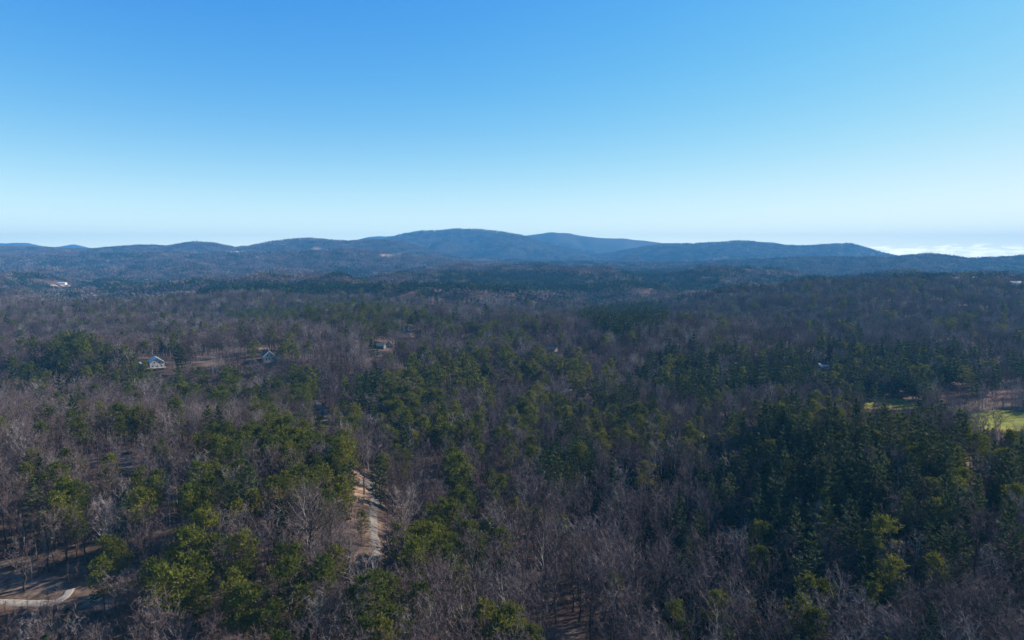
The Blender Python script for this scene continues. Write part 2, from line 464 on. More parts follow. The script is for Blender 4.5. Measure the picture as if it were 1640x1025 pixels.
def twig_tris(acc, base, tip, wd, r):
    d = unit(tip - base); q = unit(np.cross(d, r.normal(size=d.shape)))
    acc.tris(base - q * wd[:, None] / 2, base + q * wd[:, None] / 2, tip)

def bare_tree(seed, h=20, nl=13, nb=8, nt_=9, wt=0.066, spread=1.0, limb_r=1.0, fork=0.42):
    r = np.random.default_rng(seed)
    tr, cr = Acc(), Acc()
    lean = r.normal(size=2) * 0.02 * h
    P = [np.zeros(3)]
    for k in range(1, 7):
        f = k / 6
        P.append(np.array([lean[0] * f + r.normal() * 0.015 * h, lean[1] * f + r.normal() * 0.015 * h, h * 0.86 * f]))
    rad = lambda f: 0.0138 * h * (1 - 0.85 * f) * limb_r
    for k in range(6):
        tr.tube(P[k], P[k + 1], rad(k / 6), rad((k + 1) / 6), 6 if k < 3 else 5)
    def at(f):
        g = min(f * 6, 5.999); k = int(g); return P[k] + (P[k + 1] - P[k]) * (g - k)
    for i in range(nl):
        f = fork + (1 - fork) * (i + r.random()) / nl
        b = at(f); ang = i * 2.4 + r.normal() * 0.4
        up = 0.5 + 0.9 * f + 0.25 * r.random()
        L = h * (0.17 + 0.20 * (1 - f) + 0.07 * r.random()) * spread
        d = unit(np.array([math.cos(ang), math.sin(ang), up])); 
        m = b + d * L * 0.5; d2 = unit(d + np.array([0, 0, 0.35]) + r.normal(size=3) * 0.15); e = m + d2 * L * 0.6
        r0 = 0.0055 * h * (1.25 - f) * limb_r
        tr.tube(b, m, r0, r0 * 0.6, 4); tr.tube(m, e, r0 * 0.6, r0 * 0.2, 3)
        for j in range(nb):
            g = 0.2 + 0.8 * (j + r.random()) / nb
            sb = b + (m - b) * g * 2 if g < 0.5 else m + (e - m) * (g - 0.5) * 2
            sdv = unit(d2 * 0.7 + r.normal(size=3) * 0.75 + np.array([0, 0, 0.35]))
            sL = h * 0.105 * (0.6 + 0.7 * r.random()) * (1.15 - 0.5 * g)
            se = sb + sdv * sL
            twig_tris(cr, sb[None], se[None], np.array([wt * 1.8]), r)
            gg = r.random(nt_) * 0.9 + 0.1
            tb = sb + (se - sb) * gg[:, None]
            td = unit(sdv * 0.8 + r.normal(size=(nt_, 3)) * 0.65 + np.array([0, 0, 0.3]))
            tL = h * 0.062 * (0.5 + r.random(nt_))
            twig_tris(cr, tb, tb + td * tL[:, None], np.full(nt_, wt), r)
    return tr.out(), cr.out()

def pine_tree(seed, h=22, nl=30, tuft=9, leaf=0.42, base=0.5, wide=0.2, tl=5, broken=0.0):
    r = np.random.default_rng(seed)
    tr, cr = Acc(), Acc()
    bend = r.normal(size=2) * 0.015 * h
    at = lambda f: np.array([bend[0] * f * f, bend[1] * f * f, h * 0.97 * f])
    for k in range(5):
        tr.tube(at(k / 5), at((k + 1) / 5), 0.0095 * h * (1 - 0.8 * k / 5), 0.0095 * h * (1 - 0.8 * (k + 1) / 5), 6)
    side = r.random() * 6.28
    for i in range(nl):
        q = (i + r.random()) / nl
        f = base + (0.98 - base) * q
        ang = i * 2.4 + r.normal() * 0.5
        shape = math.sin(min(1, q * 0.92 + 0.16) * math.pi) ** 0.6
        L = h * wide * (0.25 + 0.85 * shape) * (0.65 + 0.5 * r.random()) * (1 + 0.18 * math.cos(ang - side))
        d = unit(np.array([math.cos(ang), math.sin(ang), -0.05 + 0.9 * q + 0.2 * r.normal()]))
        b = at(f); e = b + d * L
        tr.tube(b, e, 0.0028 * h, 0.0010 * h, 3)
        for j in range(tl):
            g = 1.02 - 0.62 * (j / tl) ** 1.2
            c = b + (e - b) * g + r.normal(size=3) * 0.028 * h
            n = tuft
            off = r.normal(size=(n, 3)); off = unit(off) * (r.random((n, 1)) ** 0.4) * 0.052 * h * (0.7 + 0.6 * r.random())
            off[:, 2] = off[:, 2] * 0.65 + 0.15
            cc = c + off
            dd = unit(off + r.normal(size=(n, 3)) * 0.5 * 0.04 * h + np.array([0, 0, 0.3]))
            qv = unit(np.cross(dd, r.normal(size=(n, 3))))
            s = leaf * (0.7 + 0.7 * r.random(n))[:, None]
            cr.tris(cc - dd * s - qv * s * 0.42, cc - dd * s * 0.6 + qv * s * 0.5, cc + dd * s * 1.1)
    return tr.out(), cr.out()

def white_pine(seed, h=24, layers=13, per=6, sp=9, leaf=0.5, base=0.22, wide=0.21):
    r = np.random.default_rng(seed)
    tr, cr = Acc(), Acc()
    for k in range(5):
        tr.tube((0, 0, h * 0.985 * k / 5), (0, 0, h * 0.985 * (k + 1) / 5), 0.010 * h * (1 - 0.88 * k / 5), 0.010 * h * (1 - 0.88 * (k + 1) / 5), 6)
    for i in range(layers):
        q = i / (layers - 1)
        f = base + (0.97 - base) * q
        R_ = h * wide * ((1 - q) ** 0.75 * 0.95 + 0.07) * min(1, 0.55 + q * 2.2)
        for j in range(per):
            ang = j * 2 * math.pi / per + i * 0.9 + r.normal() * 0.3
            L = R_ * (0.6 + 0.55 * r.random())
            tilt = -0.02 + 0.55 * q + 0.12 * r.normal()
            d = unit(np.array([math.cos(ang), math.sin(ang), tilt]))
            b = np.array([0, 0, h * f + r.normal() * 0.012 * h]); m = b + d * L * 0.6; e = m + unit(d + np.array([0, 0, 0.3])) * L * 0.45
            tr.tube(b, m, 0.0026 * h, 0.0015 * h, 3)
            n = max(5, int(sp * (0.5 + 1.1 * L / (h * wide))) * 2)
            g = 0.22 + 0.8 * r.random(n)
            pos = np.where(g[:, None] < 0.6, b + (m - b) * (g / 0.6)[:, None], m + (e - m) * ((g - 0.6) / 0.45)[:, None])
            lat = unit(np.cross(d, (0, 0, 1)))
            pos = pos + lat * (r.uniform(-1, 1, n) * L * 0.24 * (1.15 - g * 0.6))[:, None] + np.array([0, 0, 1]) * (r.normal(size=n) * 0.008 * h)[:, None]
            dd = unit(d + lat * r.normal(size=(n, 1)) * 0.8 + np.array([0, 0, 0.25]) + r.normal(size=(n, 3)) * 0.2)
            qv = unit(np.cross(dd, unit(np.array([0, 0, 1.0]) + r.normal(size=(n, 3)) * 0.55)))
            s = leaf * (0.7 + 0.7 * r.random(n))[:, None]
            cr.tris(pos - dd * s - qv * s * 0.5, pos - dd * s * 0.5 + qv * s * 0.55, pos + dd * s * 1.2)
    return tr.out(), cr.out()

def blob_tree(r, h, wd, n, leaf, low=0.35, up=0.0):
    """Loose dome of small faces: one tree of a far clump."""
    o = unit(r.normal(size=(n, 3))); o[:, 2] = np.abs(o[:, 2]) * 0.95 - 0.15
    rr = (0.55 + 0.45 * r.random((n, 1)))
    c = o * rr * np.array([wd, wd, h * (1 - low) * 0.85]) + np.array([0, 0, h * low])
    dd = unit(r.normal(size=(n, 3)) + np.array([0, 0, up])); qv = unit(np.cross(dd, r.normal(size=(n, 3))))
    s = leaf * (0.6 + 0.8 * r.random(n))[:, None]
    return c - dd * s - qv * s * 0.6, c - dd * s + qv * s * 0.6, c + dd * s

def joined(name, parts, mats):
    V = []; T = []; mi = []; n = 0
    for k, (v, t) in parts:
        V.append(v); T.append(t + n); mi.append(np.full(len(t), k)); n += len(v)
    return mesh_np(name, np.concatenate(V), np.concatenate(T), mats, np.concatenate(mi))
def moved(vt, dx, dy, ang, s=1.0, dz=0.0):
    v, t = vt
    c, s_ = math.cos(ang), math.sin(ang)
    w_ = np.stack([v[:, 0] * c - v[:, 1] * s_, v[:, 0] * s_ + v[:, 1] * c, v[:, 2]], 1) * s + np.array([dx, dy, dz])
    return w_, t

# near forms
BARE = [bare_tree(100 + i, h=20, spread=[1.0, 1.2, 0.85, 1.3, 0.7, 1.05, 1.1][i], fork=[0.42, 0.3, 0.55, 0.25, 0.5, 0.38, 0.45][i], nl=[13, 15, 9, 15, 8, 12, 12][i], nt_=[9, 9, 7, 8, 7, 10, 6][i], nb=[8, 8, 6, 8, 7, 8, 6][i], limb_r=[1, 1.25, .9, 1.35, .8, 1.1, 1.2][i]) for i in range(7)]
PINE = [pine_tree(200 + i, h=22, base=[0.5, 0.42, 0.56, 0.38, 0.5, 0.46][i], wide=[0.21, 0.22, 0.18, 0.20, 0.235, 0.19][i]) for i in range(6)]
WPINE = [white_pine(300 + i, h=24, base=[0.2, 0.3, 0.25, 0.15, 0.35][i], wide=[0.27, 0.24, 0.30, 0.22, 0.28][i], per=[6, 5, 6, 7, 5][i], layers=[12, 10, 11, 13, 9][i]) for i in range(5)]
# coarser forms for trees farther off
BARE_M = [bare_tree(400 + i, h=20, nl=11, nb=4, nt_=6, wt=0.17, spread=[1.0, 1.2, 0.9, 1.1][i], limb_r=1.3) for i in range(4)]
PINE_M = [pine_tree(500 + i, h=22, nl=18, tuft=7, leaf=0.75, tl=3, base=[0.45, 0.38, 0.5][i]) for i in range(3)]
WPINE_M = [white_pine(600 + i, h=24, layers=8, per=5, sp=5, leaf=0.95, wide=[0.27, 0.24, 0.31][i], base=[.2, .3, .25][i]) for i in range(3)]

def forms(prefix, meshes):
    col = bpy.data.collections.new(prefix)
    for i, me in enumerate(meshes):
        o = bpy.data.objects.new('%s_form.%03d' % (prefix, i), me)
        col.objects.link(o)
    return col
mB = [M['bark'], M['twig']]; mP = [M['pbark'], M['needle']]; mW = [M['pbark'], M['wneedle']]
bare_near = forms('bare_near', [joined('bare_tree_form', [(0, a), (1, b)], mB) for a, b in BARE])
pine_near = forms('pine_near', [joined('pine_tree_form', [(0, a), (1, b)], mP) for a, b in PINE])
wpine_near = forms('white_near', [joined('white_pine_form', [(0, a), (1, b)], mW) for a, b in WPINE])
def clump_mid(src, seed, n, R0, mats):
    r = np.random.default_rng(seed); parts = []
    for k in range(n):
        a, b = src[r.integers(len(src))]
        rr = R0 * math.sqrt((k + 0.4) / n); th = k * 2.4 + r.random()
        s = 0.75 + 0.4 * r.random(); an = r.random() * 6.28
        dx, dy = rr * math.cos(th), rr * math.sin(th)
        parts += [(0, moved(a, dx, dy, an, s)), (1, moved(b, dx, dy, an, s))]
    return joined('clump', parts, mats)
bare_mid = forms('bare_mid', [clump_mid(BARE_M, 700 + i, 5, 8.5, mB) for i in range(6)])
pine_mid = forms('pine_mid', [clump_mid(PINE_M, 720 + i, 2, 3.5, mP) for i in range(5)])
wpine_mid = forms('white_mid', [clump_mid(WPINE_M, 740 + i, 2, 3.5, mW) for i in range(5)])
def clump_far(seed, n, R0, h, wd, nf, leaf, m, low):
    r = np.random.default_rng(seed); acc = Acc()
    for k in range(n):
        rr = R0 * math.sqrt((k + 0.4) / n); th = k * 2.4 + r.random()
        hh = h * (0.75 + 0.4 * r.random())
        a, b, c = blob_tree(r, hh, wd * (0.8 + 0.4 * r.random()), nf, leaf, low)
        off = np.array([rr * math.cos(th), rr * math.sin(th), 0])
        acc.tris(a + off, b + off, c + off)
    V, T = acc.out()
    return mesh_np('clump', V, T, [m])
bare_far = forms('bare_far', [clump_far(800 + i, 14, 24, 19, 4.2, 26, 1.35, M['twig'], 0.3) for i in range(7)])
pine_far = forms('pine_far', [clump_far(820 + i, 14, 21, 21, 3.6, 34, 1.25, M['dneedle'], 0.3) for i in range(5)])
pinel_far = forms('pine_light_far', [clump_far(840 + i, 4, 10, 21, 3.8, 36, 1.2, M['needle'], 0.35) for i in range(4)])

# ------------------------------------------------------------------ where the evergreens stand (crown positions as seen from the drone)
PZ = [(1130, 600, 110, 42, .3), (1360, 592, 190, 36, .35), (1500, 760, 150, 90, .3), (1300, 690, 160, 50, .3), (620, 455, 260, 14, .3), (950, 615, 90, 14, .3), (130, 655, 60, 25, .22), (205, 675, 22, 22, .8), (115, 830, 36, 42, .85), (70, 770, 28, 32, .8), (30, 775, 18, 20, .5), (185, 755, 48, 26, .9), (225, 800, 30, 35, .5), (320, 800, 30, 42, .85), (360, 740, 32, 40, .85),
      (378, 815, 24, 18, .9), (430, 700, 120, 26, .95), (520, 735, 52, 42, 1), (490, 790, 62, 38, .85), (583, 860, 20, 62, 1), (560, 805, 18, 45, .9), (180, 890, 28, 38, .9), (255, 860, 40, 30, .5), (300, 880, 62, 45, 1),
      (370, 925, 80, 45, 1), (280, 930, 60, 35, .9), (470, 930, 80, 45, .9), (450, 985, 70, 35, .8), (560, 960, 50, 40, .7), (620, 985, 50, 50, .9), (690, 870, 46, 48, .95), (723, 785, 16, 42, .85), (745, 905, 18, 26, .8),
      (790, 1005, 55, 30, .85), (958, 1012, 24, 18, 1), (345, 1000, 60, 35, .5), (90, 1005, 16, 12, 1), (490, 635, 22, 45, .95), (548, 668, 14, 26, .9), (440, 640, 55, 26, .6), (660, 635, 45, 42, .85), (705, 685, 38, 36, .7),
      (650, 690, 38, 26, .7), (750, 690, 40, 28, .35), (720, 590, 85, 33, .66), (860, 592, 85, 26, .5), (900, 655, 110, 22, .3), (830, 700, 26, 55, .5), (1000, 685, 60, 36, .5), (330, 620, 80, 28, .45), (120, 575, 65, 38, .7),
      (50, 600, 45, 26, .4), (205, 595, 28, 36, .85), (385, 605, 60, 22, .45), (610, 512, 90, 22, .45), (500, 500, 160, 16, .4), (1115, 700, 22, 40, .5), (790, 530, 90, 20, .25), (455, 565, 22, 12, .9), (300, 560, 16, 12, .6),
      (270, 590, 40, 14, .5), (780, 850, 30, 22, .5), (1330, 1005, 26, 22, 1), (1275, 985, 10, 18, 1), (1420, 720, 160, 50, .3), (640, 740, 60, 20, .25), (800, 770, 24, 24, .4)]
WZ = [(1130, 600, 110, 42, .5), (1360, 592, 190, 36, .55), (1560, 590, 100, 34, .3), (1010, 512, 58, 22, .62), (1040, 498, 34, 12, .7), (960, 505, 30, 9, .6), (1250, 700, 95, 45, .6), (1420, 690, 170, 30, .45), (1310, 790, 160, 80, .62), (1500, 790, 130, 100, .5),
      (1370, 890, 130, 55, .42), (910, 735, 55, 42, .55), (1150, 770, 45, 30, .6), (590, 635, 16, 34, .9), (1600, 950, 40, 40, .2), (980, 650, 90, 30, .3), (1600, 740, 50, 60, .3), (1420, 630, 70, 14, .9), (560, 760, 8, 20, .3), (598, 765, 8, 12, .9), (1290, 830, 110, 20, .5)]
SHADE_FILL = [(1120, 850, 160, 120, .8), (1300, 850, 140, 120, .7), (1200, 980, 170, 90, .8), (1000, 790, 130, 80, .8), (1080, 700, 80, 40, .4), (1330, 760, 140, 60, .5), (910, 740, 60, 30, .5), (1450, 900, 110, 70, .2)]  # where dark shrubs are added to deepen the shade
def v_near(e): return e[1] > 640
def evergreen(u, v, y):
    sw = np.clip(420.0 / np.maximum(y, 1), 0.25, 1.6)
    du = 26 * sw; u, v = u + du * fbm(u * 1.0, v * 1.6, 60, 3), v + du * 0.55 * fbm(u + 300, v * 1.6, 50, 3)
    p = np.where(u < 900, 0.05, 0.03) * np.ones_like(u)
    for e in PZ:
        p = np.maximum(p, np.where(ell(u, v, e) < 0.92, e[4] * (0.84 if v_near(e) else 0.66), 0))
    w_ = 0.02 * np.ones_like(u)
    for e in WZ:
        w_ = np.maximum(w_, np.where(ell(u, v, e) < 1, e[4], 0))
    return p, w_
# places that must stay open to view: picture ellipse and the depth of the ground there
SEE = [(192, 732, 45, 10), (55, 962, 60, 9), (165, 968, 26, 12), (20, 905, 40, 10), (592, 790, 16, 22), (598, 850, 10, 16), (597, 890, 14, 34), (513, 662, 9, 22), (330, 577, 20, 8), (250, 576, 22, 16), (431, 566, 18, 14), (606, 552, 12, 4), (622, 551, 7, 5), (884, 560, 6, 4),
       (655, 535, 8, 5), (1316, 587, 8, 3), (1425, 646, 40, 7), (1603, 671, 46, 13), (905, 1016, 34, 9), (930, 630, 16, 3), (40, 935, 55, 12), (1575, 625, 70, 22)]
SEE_Y = [hit(e[0], e[1])[1] for e in SEE]

def scatter(y0, y1, cell, seed, amax=0.98):
    r = np.random.default_rng(seed)
    xs = np.arange(-amax * y1, amax * y1, cell); ys = np.arange(y0, y1, cell)
    X, Y = np.meshgrid(xs, ys)
    X = (X + r.uniform(-0.5, 0.5, X.shape) * cell).ravel(); Y = (Y + r.uniform(-0.5, 0.5, Y.shape) * cell).ravel()
    k = (np.abs(X) < amax * Y + 25) & (Y > y0) & (Y < y1)
    return X[k], Y[k], r

def clear_mask(x, y, z, h, r, half=4.0):
    """True where a tree may stand: off roads, clearings, field, houses and not in front of an open view."""
    u, v = project(x, y, z)
    ok = np.ones(len(x), bool)
    for e in DIRT: ok &= ~((ell(u, v, e) < 0.9) & (r.random(len(x)) < 0.93))
    ok &= ~in_field(x, y)
    near = y < 720
    rd = np.full(len(x), 99.0); rd[near] = road_dist(x[near], y[near]); ok &= rd > 1.2
    pink = ell(u, v, (1580, 628, 100, 26)) < 1
    ok &= ~(pink & (r.random(len(x)) < 0.15))
    ut, vt = project(x, y, z + h)
    um, vm = project(x, y, z + h * 0.7); hw = half * F / np.maximum(y, 1)
    for e, ye in zip(SEE, SEE_Y):
        inside = (np.abs(um - e[0]) < e[2] + hw * 0.75) & (vt < e[1] + e[3]) & (v - (v - vt) * 0.35 > e[1] - e[3]) & (y < ye + 4)
        keep = 0.06 if e[1] != 625 else 0.5
        if e[0] in (598, 597): keep = 0.6 if e[0] == 598 else 1.1
        if e[0] in (250, 431, 222): keep = 0.10
        if e[1] == 625: keep = 0.8
        if e[0] == 592: keep = 0.1
        if e in (SEE[0], SEE[1], SEE[2], SEE[3], SEE[21]) or e[0] == 40: keep = 0.3
        ok &= ~(inside & (r.random(len(x)) > keep))
    for px, py in ROADS[1][1][::3]:
        a_, b_ = x - px, y - py; al = a_ * 0.92 + b_ * 0.39; la = np.abs(-a_ * 0.39 + b_ * 0.92)
        ok &= ~((al > 0) & (al < 46) & (la < 4) & (r.random(len(x)) < 0.55))
    for bx, by, br in HOUSE_SPOTS:
        ok &= np.hypot(x - bx, y - by) > br
        if by > 1000: ok &= ~((np.abs(x - bx) < br + 6) & (y > by - 110) & (y < by))
    return ok

HOUSE_PIX = [(250, 588, 13), (430, 577, 14), (606, 558, 12), (622, 557, 9), (884, 563, 9), (1316, 590, 10), (100, 458, 24), (1628, 459, 24), (1530, 450, 14), (1562, 450, 12), (222, 586, 4), (655, 531, 6), (652, 542, 6)]
HOUSE_SPOTS = [(*hit(u, v), r) for u, v, r in HOUSE_PIX]

def points_object(name, pts, rots, scl, idx, col):
    me = bpy.data.meshes.new(name)
    me.vertices.add(len(pts)); me.vertices.foreach_set('co', np.asarray(pts, np.float32).ravel())
    a = me.attributes.new('rot', 'FLOAT_VECTOR', 'POINT'); a.data.foreach_set('vector', np.asarray(rots, np.float32).ravel())
    a = me.attributes.new('scl', 'FLOAT', 'POINT'); a.data.foreach_set('value', np.asarray(scl, np.float32))
    a = me.attributes.new('idx', 'INT', 'POINT'); a.data.foreach_set('value', np.asarray(idx, np.int32))
    return me
def group_for(cols):
    """Geometry nodes that stand the forms of each collection on the points of its set number."""
    g = bpy.data.node_groups.new('stand_trees', 'GeometryNodeTree')
    g.interface.new_socket('Geometry', in_out='INPUT', socket_type='NodeSocketGeometry')
    g.interface.new_socket('Geometry', in_out='OUTPUT', socket_type='NodeSocketGeometry')
    gi = g.nodes.new('NodeGroupInput'); go = g.nodes.new('NodeGroupOutput')
    jn = g.nodes.new('GeometryNodeJoinGeometry')
    def named(n, ty):
        a = g.nodes.new('GeometryNodeInputNamedAttribute'); a.data_type = ty; a.inputs['Name'].default_value = n
        return a.outputs[0]
    for s, col in enumerate(cols):
        ip = g.nodes.new('GeometryNodeInstanceOnPoints')
        ci = g.nodes.new('GeometryNodeCollectionInfo'); ci.inputs[0].default_value = col
        ci.inputs['Separate Children'].default_value = True; ci.inputs['Reset Children'].default_value = True
        cmp_ = g.nodes.new('FunctionNodeCompare'); cmp_.data_type = 'INT'; cmp_.operation = 'EQUAL'
        g.links.new(named('set', 'INT'), cmp_.inputs[2]); cmp_.inputs[3].default_value = s
        g.links.new(gi.outputs[0], ip.inputs['Points']); g.links.new(ci.outputs[0], ip.inputs['Instance'])
        g.links.new(cmp_.outputs[0], ip.inputs['Selection'])
        ip.inputs['Pick Instance'].default_value = True
        g.links.new(named('idx', 'INT'), ip.inputs['Instance Index'])
        g.links.new(named('rot', 'FLOAT_VECTOR'), ip.inputs['Rotation'])
        g.links.new(named('scl', 'FLOAT'), ip.inputs['Scale'])
        g.links.new(ip.outputs[0], jn.inputs[0])
    g.links.new(jn.outputs[0], go.inputs[0])
    return g
def stuff_forest(name, label_unused, sets):
    """sets: list of (collection, pts, rots, scl, idx); one stuff object."""
    sets = [s for s in sets if len(s[1])]
    pts = np.concatenate([s[1] for s in sets]); rots = np.concatenate([s[2] for s in sets])
    scl = np.concatenate([s[3] for s in sets]); idx = np.concatenate([s[4] for s in sets])
    st = np.concatenate([np.full(len(s[1]), k) for k, s in enumerate(sets)])
    me = points_object(name, pts, rots, scl, idx, None)
    a = me.attributes.new('set', 'INT', 'POINT'); a.data.foreach_set('value', st.astype(np.int32))
    o = link(name, me); tag(o, kind='stuff')
    md = o.modifiers.new('trees', 'NODES'); md.node_group = group_for([s[0] for s in sets])
    print(name, len(pts))
    return o

# ---- near trees, one by one
def near_trees():
    X, Y, r = scatter(105, 520, 5.1, 21)
    Z = H(X, Y)
    n = len(X)
    h = r.normal(17.8, 3.2, n).clip(9, 25)
    u, v = project(X, Y, Z + 15)
    p, w_ = evergreen(u, v, Y)
    q = r.random(n)
    kind = np.where(q < w_, 2, np.where(q < w_ + (1 - w_) * p, 1, 0))
    h = np.where(kind == 1, r.normal(18.6, 2.8, n).clip(12, 28), h); h = np.where(kind == 2, r.normal(21, 4.5, n).clip(9, 31), h)
    ok = clear_mask(X, Y, Z, h, r)
    # evergreens are wider: thin them a little; thin bare wood where the floor shows
    dens = np.where(kind == 0, 0.68, 0.80)
    dens = np.where(fbm(X, Y, 60, 2) > 0.25, dens * 0.7, dens)
    gu, gv = project(X, Y, Z + 8)
    dk = np.maximum.reduce([np.where(ell(gu, gv, e) < 1 + 0.5 * fbm(X, Y, 40, 2), e[4], 0) for e in SHADE_FILL])
    dens = np.where(kind == 0, dens * (1 - 0.55 * dk), dens)  # fewer bare trees, so the added dark shrubs show between them
    ok &= r.random(n) < dens
    X, Y, Z, h, kind = X[ok], Y[ok], Z[ok], h[ok], kind[ok]
    return X, Y, Z - 0.15, h, kind, r
NX, NY, NZ, NH, NK, nr = near_trees()
NN = len(NX)
NROT = nr.random(NN) * 6.283
NTILT = nr.normal(size=(NN, 2)) * 0.03
NU, NV = project(NX, NY, NZ + NH * 0.7)
inframe = (NU > -8) & (NU < 1648) & (NV < 1030)
LIMIT = {0: 290, 1: 280, 2: 150}
REF_H = {0: 20.0, 1: 22.0, 2: 24.0}
individual = np.zeros(NN, bool)
for k in (0, 1, 2):
    ids = np.where((NK == k) & inframe)[0]
    ids = ids[np.argsort(np.hypot(NX[ids], NY[ids]))][:LIMIT[k]]
    individual[ids] = True
print('near', NN, 'kinds', [(int((NK == k).sum())) for k in (0, 1, 2)])

# part meshes for the individual trees
def part_meshes(src, m0, m1, nm):
    return [(mesh_np(nm + '_trunk', a[0], a[1], [m0]), mesh_np(nm + '_crown', b[0], b[1], [m1])) for a, b in src]
PM = {0: part_meshes(BARE, M['bark'], M['twig'], 'bare_tree'), 1: part_meshes(PINE, M['pbark'], M['needle'], 'pine_tree'), 2: part_meshes(WPINE, M['pbark'], M['wneedle'], 'white_pine_tree')}
NAME = {0: 'bare_tree', 1: 'pine_tree', 2: 'white_pine_tree'}

# landmarks to describe where a tree stands
ZONES = [
 (0, 140, 860, 990, 'by the pale gravel driveway'), (140, 215, 850, 1000, 'beside the small dirt parking patch'), (0, 260, 985, 1100, 'below the gravel driveway'),
 (100, 290, 690, 790, 'around the brown hilltop clearing'), (0, 130, 640, 860, 'on the wooded slope above the gravel driveway'), (130, 300, 640, 860, 'downslope of the brown hilltop clearing'),
 (200, 420, 830, 980, 'in the pine stand behind the dirt patch'), (260, 560, 960, 1100, 'in front of the dense pine stand'), (420, 560, 800, 980, 'uphill from the gravel road pines'),
 (300, 560, 640, 760, 'on the pine crest beside the forest road'), (290, 480, 740, 860, 'in the gap below the pine crest'), (480, 575, 740, 830, 'behind the sandy road bank'),
 (560, 640, 740, 950, 'beside the straight gravel road'), (560, 700, 950, 1100, 'below the lower end of the gravel road'), (640, 780, 700, 960, 'in bare woods right of the gravel road'),
 (780, 900, 680, 900, 'along the left rim of the ravine'), (700, 860, 950, 1100, 'on the near slope above the sandy bank'), (780, 1060, 880, 1100, 'around the sandy bank in the bare wood'),
 (900, 1130, 650, 790, 'at the head of the dark ravine'), (900, 1160, 780, 900, 'in the shaded middle of the ravine'), (1060, 1260, 880, 1100, 'on the dark ravine floor'),
 (1130, 1400, 640, 760, 'on the crest before the green field'), (1160, 1380, 750, 880, 'among the feathery pines of the shaded hill'), (1260, 1440, 870, 1100, 'low on the shaded hill'),
 (1400, 1700, 640, 760, 'just in front of the mown green field'), (1380, 1700, 750, 880, 'halfway down the hill from the green field'), (1440, 1700, 870, 1100, 'at the foot of the right hand hill'),
 (0, 1700, 0, 660, 'in the valley behind the near hills'), (0, 1700, 640, 1200, 'in the mixed wood between road and ravine')]
def zone(u, v):
    for i, (a, b, c, d, t) in enumerate(ZONES):
        if a <= u < b and c <= v < d: return i, t
    if v > 1000:
        return zone(u, 1000)
    if u < 0: return zone(1, v)
    return len(ZONES) - 1, ZONES[-1][4]
ORD = ['first', 'second', 'third', 'fourth', 'fifth', 'sixth', 'seventh', 'eighth', 'ninth', 'tenth', 'eleventh', 'twelfth', 'thirteenth', 'fourteenth', 'fifteenth', 'sixteenth', 'seventeenth', 'eighteenth', 'nineteenth', 'twentieth',
       'twenty-first', 'twenty-second', 'twenty-third', 'twenty-fourth', 'twenty-fifth', 'twenty-sixth', 'twenty-seventh', 'twenty-eighth', 'twenty-ninth', 'thirtieth', 'thirty-first', 'thirty-second', 'thirty-third', 'thirty-fourth', 'thirty-fifth']
FORMWORD = {0: ['straight', 'broad', 'narrow', 'wide-forking', 'slim', 'upright', 'rounded'],
            1: ['round-topped', 'full', 'high-crowned', 'deep-crowned', 'broad', 'slender'],
            2: ['feathery', 'sparse', 'spreading', 'low-branched', 'high-branched']}
KW = {0: 'bare tree', 1: 'green pine', 2: 'white pine'}
def build_individuals():
    buckets = {}
    ids = np.where(individual)[0]
    for i in ids:
        k = int(NK[i]); zi, zt = zone(NU[i], NV[i])
        form = int((i * 7 + 3) % len(PM[k]))
        size = 'tall' if NH[i] > REF_H[k] * 1.04 else ('low' if NH[i] < REF_H[k] * 0.86 else 'middling')
        buckets.setdefault((k, zi, form, size), []).append(i)
    for (k, zi, form, size), L in buckets.items():
        L.sort(key=lambda i: NU[i])
        for j, i in enumerate(L):
            e = bpy.data.objects.new(NAME[k], None); C.objects.link(e)
            e.empty_display_size = 1
            e.location = (NX[i], NY[i], NZ[i]); s = NH[i] / REF_H[k]
            e.scale = (s, s, s); e.rotation_euler = (NTILT[i, 0], NTILT[i, 1], NROT[i])
            lab = '%s %s %s %s' % (size, FORMWORD[k][form], KW[k], ZONES[zi][4])
            if len(L) > 1:
                lab += ', ' + (('leftmost' if j == 0 else 'rightmost' if j == len(L) - 1 else ORD[j] + ' from left'))
            tag(e, lab, 'tree', {0: 'bare trees ', 1: 'green pines ', 2: 'white pines '}[k] + ZONES[zi][4])
            tm, cm = PM[k][form]
            link('trunk', tm, e); link('crown', cm, e)
build_individuals()

# ---- everything farther or outside the frame: stuff
def arr(ix, k, nform):
    r = np.random.default_rng(900 + k)
    pts = np.stack([NX[ix], NY[ix], NZ[ix]], 1); rots = np.stack([NTILT[ix, 0], NTILT[ix, 1], NROT[ix]], 1)
    return pts, rots, NH[ix] / REF_H[k], r.integers(0, nform, len(ix))
rest = ~individual
def rest_of(k): return np.where(rest & (NK == k))[0]
sets_b = [(bare_near, *arr(rest_of(0), 0, 7))]
sets_p = [(pine_near, *arr(rest_of(1), 1, 6))]
sets_w = [(wpine_near, *arr(rest_of(2), 2, 5))]

